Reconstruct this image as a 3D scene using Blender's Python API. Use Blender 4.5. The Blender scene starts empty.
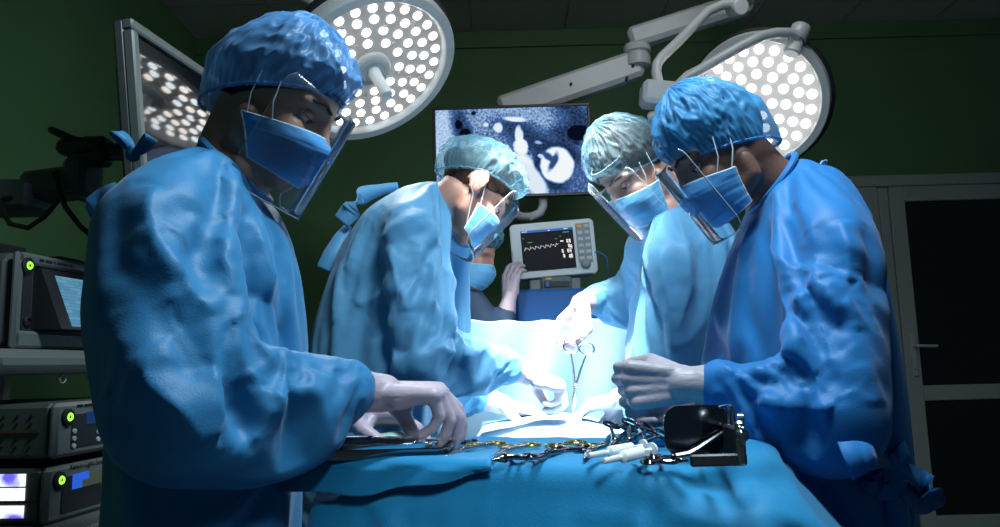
import bpy, math, random
import numpy as np
from mathutils import Vector, Matrix, noise as mnoise
random.seed(7); rng = np.random.RandomState(7)
SC = bpy.context.scene
COL = SC.collection
PI = math.pi
R = math.radians
def A(*v): return np.array(v, float)
def unit(v):
    v = np.array(v, float); return v / np.linalg.norm(v)

# ------------------------------------------------------------------ camera
FPX = 750.0
CAMLOC = A(0, 0, 1.15)
CROT = Matrix.Rotation(PI/2 + math.atan(101.5/FPX), 3, 'X') @ Matrix.Rotation(R(-1.5), 3, 'Z')
cam = bpy.data.cameras.new('camera'); camo = bpy.data.objects.new('camera', cam); COL.objects.link(camo)
camo.location = CAMLOC; camo.rotation_euler = CROT.to_euler()
cam.sensor_width = 36; cam.lens = FPX/1000*36; cam.clip_start = .05; cam.clip_end = 60
SC.camera = camo
CR = np.array(CROT)
def ray(px, py): return CR @ A((px-500)/FPX, -(py-263.5)/FPX, -1)
def P(px, py, Y):                 # the point of the room at depth Y seen there
    d = ray(px, py); return CAMLOC + d*(Y/d[1])
def PZ(px, py, z):
    d = ray(px, py); return CAMLOC + d*((z-CAMLOC[2])/d[2])

# ------------------------------------------------------------------ mesh tools
class MB:
    def __init__(s): s.v = []; s.f = []
    def add(s, V, F):
        o = len(s.v); s.v += [tuple(map(float, x)) for x in V]; s.f += [tuple(int(i)+o for i in x) for x in F]; return s
    def box(s, c, size, M=None, bev=0.0):
        hx, hy, hz = [q/2 for q in size]; M = np.eye(3) if M is None else M
        c = A(*c)
        if bev <= 0:
            V = [(x, y, z) for x in (-hx, hx) for y in (-hy, hy) for z in (-hz, hz)]
            F = [(0,1,3,2),(4,6,7,5),(0,4,5,1),(2,3,7,6),(0,2,6,4),(1,5,7,3)]
        else:
            b = min(bev, hx*.9, hy*.9, hz*.9); V = []; idx = {}
            for sx in (-1,1):
                for sy in (-1,1):
                    for sz in (-1,1):
                        for a in range(3):
                            p = [sx*(hx-b), sy*(hy-b), sz*(hz-b)]; p[a] = (sx*hx, sy*hy, sz*hz)[a]
                            idx[(sx,sy,sz,a)] = len(V); V.append(p)
            I = lambda x,y,z,a: idx[(x,y,z,a)]
            F = []
            for t in (-1,1):
                q = [(-1,-1),(1,-1),(1,1),(-1,1)]
                if t < 0: q = q[::-1]
                F.append([I(t,a,b_,0) for a,b_ in q]); F.append([I(b_,t,a,1) for a,b_ in q]); F.append([I(a,b_,t,2) for a,b_ in q])
            for i in (-1,1):
                for j in (-1,1):
                    F.append([I(i,j,-1,0),I(i,j,1,0),I(i,j,1,1),I(i,j,-1,1)])
                    F.append([I(-1,i,j,1),I(1,i,j,1),I(1,i,j,2),I(-1,i,j,2)])
                    F.append([I(i,-1,j,0),I(i,1,j,0),I(i,1,j,2),I(i,-1,j,2)])
            for k in [(x,y,z) for x in (-1,1) for y in (-1,1) for z in (-1,1)]:
                F.append([I(*k,0),I(*k,1),I(*k,2)])
        return s.add([c + M @ A(*p) for p in V], F)
    def tube(s, pts, r, n=10, cap=True):
        pts = [A(*p) for p in pts]; m = len(pts)
        rr = [r]*m if np.isscalar(r) else list(r)
        t0 = unit(pts[1]-pts[0]); u = np.cross(t0, A(0,0,1))
        if np.linalg.norm(u) < 1e-3: u = np.cross(t0, A(1,0,0))
        u = unit(u); V = []; F = []
        for i in range(m):
            t = unit(pts[min(i+1,m-1)]-pts[max(i-1,0)])
            u = unit(u - t*np.dot(u,t)); w = np.cross(t,u)
            for k in range(n):
                a = 2*PI*k/n; V.append(pts[i] + rr[i]*(math.cos(a)*u+math.sin(a)*w))
        for i in range(m-1):
            for k in range(n):
                p = i*n+k; q = i*n+(k+1)%n; F.append((p,q,q+n,p+n))
        if cap: F.append(tuple(range(n))[::-1]); F.append(tuple((m-1)*n+k for k in range(n)))
        return s.add(V, F)
    def ring(s, pts, r, n=8):                     # closed tube
        pts = [A(*p) for p in pts]; m = len(pts); V = []; F = []
        c = sum(pts)/m; nrm = unit(sum(np.cross(pts[i]-c, pts[(i+1)%m]-c) for i in range(m)))
        for i in range(m):
            t = unit(pts[(i+1)%m]-pts[i-1]); u = unit(np.cross(t,nrm)); w = np.cross(t,u)
            for k in range(n):
                a = 2*PI*k/n; V.append(pts[i]+r*(math.cos(a)*u+math.sin(a)*w))
        for i in range(m):
            for k in range(n):
                F.append((i*n+k, i*n+(k+1)%n, ((i+1)%m)*n+(k+1)%n, ((i+1)%m)*n+k))
        return s.add(V, F)
    def torus(s, c, axis, rad, r, n=20, m=8, squash=1, up=None):
        ax = unit(axis); u = unit(np.cross(ax, A(.3,.5,.8))) if up is None else unit(up-ax*np.dot(up,ax)); w = np.cross(ax,u)
        return s.ring([A(*c)+rad*(math.cos(2*PI*k/n)*u+squash*math.sin(2*PI*k/n)*w) for k in range(n)], r, m)
    def lathe(s, c, axis, prof, n=48, cap=True):   # prof: (radius, height)
        ax = unit(axis); u = np.cross(ax, A(0,0,1)); u = unit(u) if np.linalg.norm(u) > 1e-3 else A(1,0,0); w = np.cross(ax,u)
        V = []; F = []; m = len(prof)
        for r, h in prof:
            for k in range(n):
                a = 2*PI*k/n; V.append(A(*c)+ax*h+r*(math.cos(a)*u+math.sin(a)*w))
        for i in range(m-1):
            for k in range(n):
                p = i*n+k; q = i*n+(k+1)%n; F.append((p,q,q+n,p+n))
        if cap: F.append(tuple(range(n))[::-1]); F.append(tuple((m-1)*n+k for k in range(n)))
        return s.add(V, F)
    def ell(s, c, rad, M=None, n=20, m=12):
        M = np.eye(3) if M is None else M; V = [A(*c)+M@A(0,0,rad[2])]; F = []
        for i in range(1,m):
            p = PI*i/m
            for k in range(n):
                a = 2*PI*k/n; V.append(A(*c)+M@A(rad[0]*math.sin(p)*math.cos(a), rad[1]*math.sin(p)*math.sin(a), rad[2]*math.cos(p)))
        V.append(A(*c)-M@A(0,0,rad[2])); L = len(V)-1
        for k in range(n): F.append((0,1+k,1+(k+1)%n)); F.append((L,L-n+(k+1)%n,L-n+k))
        for i in range(m-2):
            for k in range(n):
                p = 1+i*n+k; q = 1+i*n+(k+1)%n; F.append((p,p+n,q+n,q))
        return s.add(V, F)
    def cone(s, a, b, ra, rb, n=16, m=6):
        a = A(*a); b = A(*b); d = b-a; L = np.linalg.norm(d)
        d = d/L if L > 1e-6 else A(0,0,1)
        rings = [(a-d*ra*math.sin(PI/2*(1-i/m)), ra*math.cos(PI/2*(1-i/m))) for i in range(1,m+1)]
        rings += [(b+d*rb*math.sin(PI/2*i/m), rb*math.cos(PI/2*i/m)) for i in range(m)]
        t = A(0,0,1) if abs(d[2]) < .9 else A(1,0,0); u = unit(np.cross(d,t)); w = np.cross(d,u)
        V = [a-d*ra]; F = []
        for c, r in rings:
            for k in range(n):
                th = 2*PI*k/n; V.append(c+r*(math.cos(th)*u+math.sin(th)*w))
        V.append(b+d*rb); Rn = len(rings)
        for k in range(n): F.append((0,1+(k+1)%n,1+k)); F.append((len(V)-1,1+(Rn-1)*n+k,1+(Rn-1)*n+(k+1)%n))
        for i in range(Rn-1):
            for k in range(n):
                p = 1+i*n+k; q = 1+i*n+(k+1)%n; F.append((p,q,q+n,p+n))
        return s.add(V, F)
    def chain(s, pts, rs, n=14):
        for i in range(len(pts)-1): s.cone(pts[i], pts[i+1], rs[i], rs[i+1], n)
        return s
    def grid(s, fn, nu, nv):
        V = [fn(i/nu, j/nv) for j in range(nv+1) for i in range(nu+1)]
        F = [(j*(nu+1)+i, j*(nu+1)+i+1, (j+1)*(nu+1)+i+1, (j+1)*(nu+1)+i) for j in range(nv) for i in range(nu)]
        return s.add(V, F)
    def loft(s, rings, n=40, ex=2.4, S0=None):      # rings: centre, half sag, half lat ; lateral axis L
        m = len(rings); V = []; F = []
        for i, (c, hs, hl, L) in enumerate(rings):
            t = unit(rings[min(i+1,m-1)][0]-rings[max(i-1,0)][0]); Sx = unit(np.cross(L, t)); L2 = unit(L)
            for k in range(n):
                a = 2*PI*k/n; ca, sa = math.cos(a), math.sin(a)
                V.append(c + Sx*hs*math.copysign(abs(ca)**(2/ex), ca) + L2*hl*math.copysign(abs(sa)**(2/ex), sa))
        for i in range(m-1):
            for k in range(n):
                p = i*n+k; q = i*n+(k+1)%n; F.append((p,q,q+n,p+n))
        F.append(tuple(range(n))[::-1]); F.append(tuple((m-1)*n+k for k in range(n)))
        return s.add(V, F)
    def prism(s, outline, depth, O, U, W):         # 2D outline extruded; O origin, U/W axes
        U = unit(U); W = unit(W); N = np.cross(U,W); n = len(outline)
        V = [A(*O)+U*x+W*y for x,y in outline]+[A(*O)+U*x+W*y-N*depth for x,y in outline]
        F = [tuple(range(n)), tuple(range(n,2*n))[::-1]]+[(i, i+n, (i+1)%n+n, (i+1)%n) for i in range(n)]
        return s.add(V, F)
    def ribbon(s, pts, wdir, w, th=.0015):          # a strip of cloth along pts
        pts = [A(*p) for p in pts]; m = len(pts); V = []; F = []
        ws = [w]*m if np.isscalar(w) else w
        wd = [A(*wdir)]*m if np.ndim(wdir) == 1 else [A(*x) for x in wdir]
        for i in range(m):
            t = unit(pts[min(i+1,m-1)]-pts[max(i-1,0)]); q = unit(wd[i]-t*np.dot(wd[i],t)); nn = np.cross(t,q)
            for a, b in ((-1,-1),(1,-1),(1,1),(-1,1)): V.append(pts[i]+q*ws[i]*a/2+nn*th*b)
        for i in range(m-1):
            for k in range(4): F.append((i*4+k, i*4+(k+1)%4, i*4+4+(k+1)%4, i*4+4+k))
        F.append((3,2,1,0)); F.append(tuple((m-1)*4+k for k in range(4)))
        return s.add(V, F)
    def mesh(s, name='m'):
        me = bpy.data.meshes.new(name); me.from_pydata(s.v, [], s.f); me.update(); return me

def link(name, data, parent=None):
    o = bpy.data.objects.new(name, data); COL.objects.link(o)
    if parent is not None: o.parent = parent
    return o
def smooth(me, ang=None):
    me.polygons.foreach_set('use_smooth', [True]*len(me.polygons))
    if ang is not None and hasattr(me, 'set_sharp_from_angle'): me.set_sharp_from_angle(angle=R(ang))
def obj(name, mb, mat, parent=None, sm=40, label=None):
    me = mb if isinstance(mb, bpy.types.Mesh) else mb.mesh(name)
    o = link(name, me, parent)
    if parent is not None and parent.get('_o'): pass
    if mat is not None:
        me.materials.clear(); me.materials.append(mat)
    if sm: smooth(me, sm)
    if label: o['label'] = label
    org = ORG.get(parent.name) if parent is not None else None
    if org is not None:
        ORG[o.name] = org; me.transform(Matrix.Translation(-Vector(org)))
    return o
ORG = {}                                            # world origin of each thing's empty, so parts are built in room coordinates
def thing(name, label, cat, loc, group=None):
    o = link(name, None); o.location = Vector(loc); o['label'] = label; o['category'] = cat
    if group: o['group'] = group
    ORG[o.name] = A(*loc); return o
def tag(o, label, cat, group=None, kind=None):
    o['label'] = label; o['category'] = cat
    if group: o['group'] = group
    if kind: o['kind'] = kind
    return o
def struct(name, mb, mat, parent=None, sm=40):
    o = obj(name, mb, mat, parent, sm)
    if parent is None: o['kind'] = 'structure'
    return o
def evald(ob):
    dg = bpy.context.evaluated_depsgraph_get(); dg.update()
    return bpy.data.meshes.new_from_object(ob.evaluated_get(dg))
def union(mb, vox, sm=3, fac=.5):
    ob = link('tmp', mb.mesh('tmp'))
    m = ob.modifiers.new('r','REMESH'); m.mode = 'VOXEL'; m.voxel_size = vox
    if sm: q = ob.modifiers.new('s','SMOOTH'); q.iterations = sm; q.factor = fac
    me = evald(ob); old = ob.data; bpy.data.objects.remove(ob); bpy.data.meshes.remove(old); return me
def coords(me):
    a = np.empty(len(me.vertices)*3); me.vertices.foreach_get('co', a); return a.reshape(-1,3)
def setco(me, a): me.vertices.foreach_set('co', np.ascontiguousarray(a).ravel()); me.update()

# ------------------------------------------------------------------ materials
def mat(name, color=(.5,.5,.5), rough=.5, metal=0, spec=.5, emit=None, es=0, coat=0):
    m = bpy.data.materials.new(name); m.use_nodes = True; b = m.node_tree.nodes['Principled BSDF']
    b.inputs['Base Color'].default_value = (*color,1); b.inputs['Roughness'].default_value = rough
    b.inputs['Metallic'].default_value = metal; b.inputs['Specular IOR Level'].default_value = spec
    b.inputs['Coat Weight'].default_value = coat
    if emit: b.inputs['Emission Color'].default_value = (*emit,1); b.inputs['Emission Strength'].default_value = es
    return m
def nd(m, t, **kw):
    n = m.node_tree.nodes.new(t)
    for k, v in kw.items():
        if k in n.inputs: n.inputs[k].default_value = v
        else: setattr(n, k, v)
    return n
def lk(m, a, b): m.node_tree.links.new(a, b)
def noisy(m, scale, var, bump=0, bscale=None, detail=4, stretch=(1,1,1), dist=.01):
    """procedural mottling of the base colour plus an optional bump"""
    b = m.node_tree.nodes['Principled BSDF']; c = b.inputs['Base Color'].default_value[:]
    tc = nd(m,'ShaderNodeTexCoord'); mp = nd(m,'ShaderNodeMapping'); mp.inputs['Scale'].default_value = stretch
    lk(m, tc.outputs['Object'], mp.inputs[0])
    n = nd(m,'ShaderNodeTexNoise', Scale=scale, Detail=detail); lk(m, mp.outputs[0], n.inputs['Vector'])
    r = nd(m,'ShaderNodeMix', data_type='RGBA')
    r.inputs[6].default_value = tuple(max(0,x*(1-var)) for x in c[:3])+(1,); r.inputs[7].default_value = tuple(min(1,x*(1+var)) for x in c[:3])+(1,)
    lk(m, n.outputs[0], r.inputs[0]); lk(m, r.outputs[2], b.inputs['Base Color'])
    if bump:
        n2 = nd(m,'ShaderNodeTexNoise', Scale=bscale or scale*3, Detail=5); lk(m, mp.outputs[0], n2.inputs['Vector'])
        bp = nd(m,'ShaderNodeBump', Strength=bump, Distance=dist); lk(m, n2.outputs[0], bp.inputs['Height']); lk(m, bp.outputs[0], b.inputs['Normal'])
    return m
def fabric(name, color, trans=.25, rough=.5, crease=.17, var=.12, sheen=.15, cs=4.5):
    """non-woven surgical cloth: fine fibre speckle, sharp small creases, a little light let through"""
    m = mat(name, color, rough, 0, .3); b = m.node_tree.nodes['Principled BSDF']
    noisy(m, 14, var)
    tc = nd(m,'ShaderNodeTexCoord')
    v = nd(m,'ShaderNodeTexNoise', noise_type='RIDGED_MULTIFRACTAL'); v.inputs['Scale'].default_value = cs; v.inputs['Detail'].default_value = 2.5; v.inputs['Distortion'].default_value = .5
    mp2 = nd(m,'ShaderNodeMapping'); mp2.inputs['Scale'].default_value = (1,1,.55); lk(m, tc.outputs['Object'], mp2.inputs[0]); lk(m, mp2.outputs[0], v.inputs['Vector'])
    f = nd(m,'ShaderNodeTexNoise', Scale=420.0, Detail=2); lk(m, tc.outputs['Object'], f.inputs['Vector'])
    b1 = nd(m,'ShaderNodeBump', Strength=crease, Distance=.012); lk(m, v.outputs[0], b1.inputs['Height'])
    b2 = nd(m,'ShaderNodeBump', Strength=.18, Distance=.002); lk(m, f.outputs[0], b2.inputs['Height']); lk(m, b1.outputs[0], b2.inputs['Normal'])
    lk(m, b2.outputs[0], b.inputs['Normal'])
    b.inputs['Sheen Weight'].default_value = sheen
    tr = nd(m,'ShaderNodeBsdfTranslucent', Color=(*[min(1,c*1.15) for c in color],1)); mx = nd(m,'ShaderNodeMixShader'); mx.inputs[0].default_value = trans
    out = m.node_tree.nodes['Material Output']
    lk(m, b.outputs[0], mx.inputs[1]); lk(m, tr.outputs[0], mx.inputs[2]); lk(m, mx.outputs[0], out.inputs[0])
    return m
def sheer(name, color, opac=.55):
    """thin gathered cap material that shows the hair through"""
    m = fabric(name, color, .35, .4, .9, .2, .15, 10.0); out = m.node_tree.nodes['Material Output']
    top = out.inputs[0].links[0].from_socket
    t = nd(m,'ShaderNodeBsdfTransparent', Color=(.9,.97,1,1)); mx = nd(m,'ShaderNodeMixShader')
    tc = nd(m,'ShaderNodeTexCoord'); n = nd(m,'ShaderNodeTexNoise', noise_type='RIDGED_MULTIFRACTAL'); n.inputs['Scale'].default_value = 15; n.inputs['Detail'].default_value = 4; n.inputs['Distortion'].default_value = .8
    lk(m, tc.outputs['Object'], n.inputs['Vector'])
    mr = nd(m,'ShaderNodeMapRange'); mr.inputs[1].default_value = .1; mr.inputs[2].default_value = 1.1
    mr.inputs[3].default_value = opac-.22; mr.inputs[4].default_value = min(1,opac+.38)
    lk(m, n.outputs[0], mr.inputs[0]); lk(m, mr.outputs[0], mx.inputs[0]); lk(m, t.outputs[0], mx.inputs[1]); lk(m, top, mx.inputs[2]); lk(m, mx.outputs[0], out.inputs[0])
    return m
def clear(name, tint=(.985,.993,1), gl=.06):
    m = bpy.data.materials.new(name); m.use_nodes = True; nt = m.node_tree; nt.nodes.remove(nt.nodes['Principled BSDF'])
    t = nd(m,'ShaderNodeBsdfTransparent', Color=(*tint,1)); g = nd(m,'ShaderNodeBsdfGlossy', Roughness=.08, Color=(.9,.95,1,1))
    fr = nd(m,'ShaderNodeFresnel', IOR=1.2); mx = nd(m,'ShaderNodeMixShader')
    lk(m, fr.outputs[0], mx.inputs[0]); lk(m, t.outputs[0], mx.inputs[1]); lk(m, g.outputs[0], mx.inputs[2])
    d = nd(m,'ShaderNodeBsdfDiffuse', Color=(.75,.85,.9,1)); m2 = nd(m,'ShaderNodeMixShader'); m2.inputs[0].default_value = gl
    lk(m, mx.outputs[0], m2.inputs[1]); lk(m, d.outputs[0], m2.inputs[2]); lk(m, m2.outputs[0], nt.nodes['Material Output'].inputs[0])
    return m

M = {}
M['wall'] = noisy(mat('green_wall_paint', (.095,.20,.085), .55, 0, .3), 3, .12, .05, 60)
M['ceiling'] = noisy(mat('ceiling_panel', (.46,.44,.36), .8), 2, .1)
M['floor'] = noisy(mat('vinyl_floor', (.09,.11,.10), .35), 6, .15)
M['white_frame'] = noisy(mat('white_door_frame', (.34,.37,.33), .4), 5, .06)
M['dark_glass'] = noisy(mat('dark_door_panel', (.012,.013,.012), .35), 8, .2)
M['gown'] = fabric('blue_gown_fabric', (.03,.235,.48))
M['gown_bright'] = fabric('bright_blue_gown_fabric', (.02,.22,.56))
M['gown_lit'] = fabric('lamplit_blue_gown_fabric', (.12,.37,.60))  # lighter copy of the gown blue, nearby lamp light painted into the colour
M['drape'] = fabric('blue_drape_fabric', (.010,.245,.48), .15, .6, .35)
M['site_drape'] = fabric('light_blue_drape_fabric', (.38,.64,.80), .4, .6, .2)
M['cap_dark'] = sheer('blue_cap_tissue', (.10,.30,.58), .84)
M['cap_pale'] = sheer('pale_cap_tissue', (.16,.36,.44), .68)
M['cap_clear'] = sheer('thin_cap_tissue', (.15,.28,.34), .40)
M['cap_bright'] = sheer('bright_blue_cap_tissue', (.06,.33,.64), .88)
M['mask'] = fabric('blue_mask_fabric', (.11,.45,.80), .4, .7, .15, .06)
M['mask_pale'] = fabric('light_blue_mask_fabric', (.20,.55,.80), .4, .7, .15, .06)
M['mask_edge'] = mat('white_binding', (.55,.65,.72), .7)
M['shield_edge'] = clear('clear_visor_edge', gl=.35)
M['shield'] = clear('clear_visor', gl=.03)
M['foam'] = noisy(mat('grey_foam', (.10,.12,.14), .8), 30, .1)
M['glove'] = noisy(mat('latex_glove', (.44,.36,.41), .45, 0, .5), 8, .1, .35, 45, 4, (1,1,3), .004)
M['glove_dark'] = noisy(mat('grey_latex_glove', (.40,.36,.40), .45, 0, .5), 8, .1, .35, 45, 4, (1,1,3), .004)
def skin(name, c):
    m = noisy(mat(name, c, .5, 0, .4), 30, .08, .08, 160); m.node_tree.nodes['Principled BSDF'].inputs['Subsurface Weight'].default_value = .12
    m.node_tree.nodes['Principled BSDF'].inputs['Subsurface Radius'].default_value = (.012,.005,.003); return m
M['skin_tan'] = skin('tan_skin', (.36,.19,.125)); M['skin_light'] = skin('light_skin', (.42,.225,.165)); M['skin_dark'] = skin('brown_skin', (.20,.105,.075))
M['hair'] = noisy(mat('dark_hair', (.012,.009,.008), .8, 0, .1), 90, .5, .5, 200, 3, (1,1,.2))
M['hair_brown'] = noisy(mat('brown_hair', (.035,.02,.014), .8, 0, .1), 90, .5, .5, 200, 3, (1,1,.2))
M['eye'] = mat('eye_white', (.6,.56,.54), .2); M['iris'] = mat('dark_iris', (.03,.018,.012), .15)
M['lamp_white'] = noisy(mat('lamp_white_enamel', (.42,.43,.42), .35), 4, .04)
M['arm_grey'] = noisy(mat('arm_grey_enamel', (.60,.61,.59), .4), 4, .06)
M['plate'] = mat('painted_glow_lens_plate', (.24,.23,.22), .3, 0, .5, (1,.96,.92), .14)  # weak emission paints in diode light scattered over the plate
M['leds'] = [mat('lit_diode_'+n, (.8,.8,.8), .2, 0, .5, c, 5) for n, c in (('warm',(1,.93,.85)),('white',(1,.98,.95)),('cool',(.86,.95,1)))]
M['plate_strong_glow'] = mat('strong_painted_glow_lens_plate', (.3,.29,.28), .3, 0, .5, (1,.98,.96), .38)  # stronger painted glow for the plate of the right lamp
for m in M['leds']+[M['plate'], M['plate_strong_glow']]: m.cycles.emission_sampling = 'NONE'
M['unlit'] = mat('unlit_diode', (.5,.48,.46), .15, 0, .6)
M['plastic_white'] = noisy(mat('white_plastic', (.55,.58,.57), .4), 6, .04)
M['plastic_grey'] = noisy(mat('grey_plastic', (.22,.24,.24), .45), 6, .06)
M['plastic_dark'] = noisy(mat('dark_plastic', (.02,.022,.024), .4), 6, .15)
M['rubber'] = noisy(mat('black_rubber', (.008,.008,.009), .5), 6, .2)
M['case'] = noisy(mat('grey_green_case', (.06,.075,.07), .45), 6, .08)
M['case_pale'] = noisy(mat('pale_case', (.105,.125,.115), .45), 6, .06)
M['steel'] = noisy(mat('polished_steel', (.55,.56,.58), .18, 1), 20, .08)
M['steel_dark'] = noisy(mat('dark_polished_steel', (.22,.23,.25), .13, 1), 12, .1)
M['steel_satin'] = noisy(mat('satin_dark_steel', (.035,.038,.045), .4, .5), 12, .1)
M['gold'] = noisy(mat('gold_plated_steel', (.85,.58,.20), .22, 1), 20, .08)
M['blue_cabinet'] = noisy(mat('blue_cabinet_enamel', (.012,.075,.24), .35), 5, .06)
M['gauze'] = noisy(mat('pale_green_gauze', (.35,.55,.48), .9), 60, .15, .4, 300)
M['syringe'] = noisy(mat('white_translucent_plastic', (.72,.78,.80), .35), 20, .05)
M['wound'] = noisy(mat('red_wound', (.55,.10,.05), .3), 80, .3)
M['screen_off'] = mat('glossy_black_screen', (.004,.004,.005), .05, 0, .8); M['screen_matte'] = mat('dark_lit_screen', (.012,.010,.013), .55, 0, .15)
M['orange'] = mat('orange_button', (.8,.33,.02), .4); M['button'] = mat('pale_grey_button', (.42,.45,.46), .5)
M['blue_knob'] = mat('blue_button', (.03,.14,.42), .4)
def emis(name, c, s):
    m = mat(name, (0,0,0), .4, 0, .3, c, s); m.cycles.emission_sampling = 'NONE'; return m
M['green_led'] = emis('lit_green_ring', (.35,1,.05), 1.6); M['lcd_blue'] = emis('lit_blue_display', (.02,.10,.42), .28); M['lcd_bar'] = emis('lit_blue_bar', (.03,.14,.8), .8)
M['lcd_pale'] = emis('lit_pale_bar', (.28,.38,.28), .16); M['trace'] = emis('lit_white_trace', (1,1,1), .9); M['bar_blue'] = emis('lit_blue_header', (.02,.16,.62), .7)
M['text_green'] = emis('lit_green_text', (.1,.6,.2), .6); M['digits'] = emis('lit_white_digits', (1,.97,.92), 1.0)

# ------------------------------------------------------------------ setting
YB = 4.65                                           # back wall
XL = P(197,39,YB)[0]; ZC = P(197,39,YB)[2]; XR = 3.9
struct('floor', MB().box((.9,2.0,-.05),(7,6.4,.1)), M['floor'])
struct('wall_back', MB().box(((XL+XR)/2,YB+.05,ZC/2),(XR-XL+.2,.1,ZC+.02)), M['wall'])
struct('wall_left', MB().box((XL-.05,2.0,ZC/2),(.1,5.3,ZC)), M['wall'])
cl = struct('ceiling', MB().box(((XL+XR)/2,2.35,ZC+.05),(XR-XL+.2,4.7,.1)), M['ceiling'])
sm_ = MB()
for x in np.arange(XL+.6,XR,.6): sm_.box((x,2.35,ZC-.003),(.006,4.5,.004))
for y in np.arange(.6,YB,.6): sm_.box(((XL+XR)/2,y,ZC-.0035),(XR-XL-.02,.006,.004))
struct('trim_ceiling', sm_, M['plastic_grey'])
struct('trim_back', MB().box(((XL+XR)/2,YB-.012,ZC-.10),(XR-XL-.02,.02,.035)), M['wall'])
struct('baseboard_back', MB().box(((XL+XR)/2,YB-.01,.06),(XR-XL-.02,.02,.12)), M['plastic_grey'])
# double door with a side light, white frame and dark panels
zt = P(886,177,YB)[2]; x0 = P(806,300,YB)[0]; xs = P(884,290,YB)[0]; xs = xs+.06; x3 = xs+1.25
fr = MB(); yf = YB-.02
fr.box(((x0+x3)/2,yf,zt-.035),(x3-x0+.14,.07,.07),bev=.006)
for x in (x0,x3): fr.box((x,yf,zt/2-.04),(.07,.07,zt-.08),bev=.006)
fr.box((xs-.035,yf,zt/2-.04),(.06,.07,zt-.08),bev=.006)
d1 = struct('door_1', fr, M['white_frame'])
def leaf(a, b, parts):
    w = .095; mb = MB(); zb = .02; z2 = zt-.075; zm = P(950,392,YB)[2]
    for x in (a+w/2, b-w/2): mb.box((x,yf-.012,(zb+z2)/2),(w,.05,z2-zb),bev=.005)
    for z, h in ((z2-w/2,w),(zm,.09),(zb+.09,.18)): mb.box(((a+b)/2,yf-.012,z),(b-a-2*w+.004,.05,h),bev=.005)
    o = struct('door_frame', mb, M['white_frame'], d1)
    g = MB().box(((a+b)/2,yf,(zm+z2)/2),(b-a-2*w+.01,.02,z2-zm),).box(((a+b)/2,yf,(zm+zb)/2),(b-a-2*w+.01,.02,zm-zb))
    struct('door_panel', g, M['dark_glass'], d1); return o
leaf(x0+.04, xs-.07, 0); leaf(xs, x3-.04, 0)
hp = P(914,346,YB-.06)
struct('door_handle', MB().box((xs+.05,yf-.045,hp[2]-.05),(.035,.014,.26),bev=.004).tube([(xs+.05,yf-.05,hp[2]),(xs+.05,yf-.085,hp[2]),(xs+.065,yf-.095,hp[2]),(xs+.17,yf-.095,hp[2]-.004)],.009)
       .tube([(xs+.05,yf-.04,hp[2]-.13),(xs+.05,yf-.06,hp[2]-.13)],.012), M['lamp_white'], d1)

# ------------------------------------------------------------------ surgical lamps
def facing(c, v_right, v_down, toward):             # a lamp normal: towards the camera plus right/down tilt
    v = unit(CAMLOC-c); r = unit(np.cross(v, A(0,0,1)))*-1
    r = unit(np.cross(A(0,0,1), v)); 
    if r[0] < 0: r = -r
    dn = np.cross(v, r); 
    if dn[2] > 0: dn = -dn
    return unit(toward*v + v_right*r + v_down*dn)
def lamp_head(root, c, n, rl, rings, skip=None, plate='plate', ds=1.0):
    rh = rl*1.17
    prof = [(.05,.11),(rl*.55,.105),(rl*.95,.085),(rh*.98,.05),(rh,.02),(rh,-.012),(rh*.985,-.022),(rl*1.04,-.024),(rl*1.015,-.018),(rl*1.0,.0)]
    obj('housing', MB().lathe(c, -n, prof, 72, False).lathe(c,-n,[(.001,.112),(.05,.11)],24,False), M['lamp_white'], root)
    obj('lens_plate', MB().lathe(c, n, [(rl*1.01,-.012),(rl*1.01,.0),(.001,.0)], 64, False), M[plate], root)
    obj('bumper', MB().torus(c-n*.035, n, rh*1.0, .012, 72, 8), M['rubber'], root, label='dark rubber bumper around the lamp housing')
    u = unit(np.cross(n, A(0,0,1))); w = np.cross(u, n)
    base = None; k = 0
    for rf, cnt, ph in rings:
        for i in range(cnt):
            a = 2*PI*(i/cnt)+ph
            p = c + n*.001 + rl*rf*(math.cos(a)*u+math.sin(a)*w)
            if base is None or True:
                mi = M['leds'][(k*7+i*3) % 3]; key = mi.name
                if key not in DIODE:
                    me = MB().lathe((0,0,0),(0,0,1),[(.0132,0),(.013,.003),(.0105,.005),(.005,.0065),(.0005,.007)],18,False).mesh('diode'); me.materials.append(mi); smooth(me); DIODE[key] = me
                o = link('diode', DIODE[key], root); q = Vector(n).to_track_quat('Z','Y'); o.rotation_euler = q.to_euler(); o.location = Vector(p-ORG[root.name]); o.scale = (rl/.23*ds,)*3
            k += 1
    # small clear indicator lenses between the diodes
    for rf, cnt in ((.62,7),(.44,5),(.8,5)) if skip else ():
        for i in range(cnt):
            a = 2*PI*(i+.37)/cnt
            obj('auxiliary_lens', MB().lathe(c+n*.0005+rl*rf*(math.cos(a)*u+math.sin(a)*w), n, [(.008,0),(.008,.002),(.005,.004),(.0004,.0045)], 12, False), M['unlit'], root, label='small unlit clear lens')
    return u, w
DIODE = {}
# left lamp
c1 = P(371,68,2.25); n1 = facing(c1, .38, .60, .71)
L1 = thing('surgical_lamp', 'round white surgical lamp with lit diodes above the nurse in the left foreground', 'lamp', c1, 'surgical ceiling lamps')
rl1 = .243
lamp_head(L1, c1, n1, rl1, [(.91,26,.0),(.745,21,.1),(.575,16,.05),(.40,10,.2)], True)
hc = c1
obj('handle_disc', MB().lathe(hc, n1, [(.062,0),(.062,.012),(.055,.02),(.038,.023),(.036,.021),(.001,.021)], 40, False), M['lamp_white'], L1)
obj('handle', MB().lathe(hc, n1, [(.022,.015),(.02,.04),(.0185,.045),(.0185,.125),(.016,.132),(.001,.133)], 24, False), M['plastic_white'], L1, label='sterile grip in the middle of the lamp')
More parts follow.
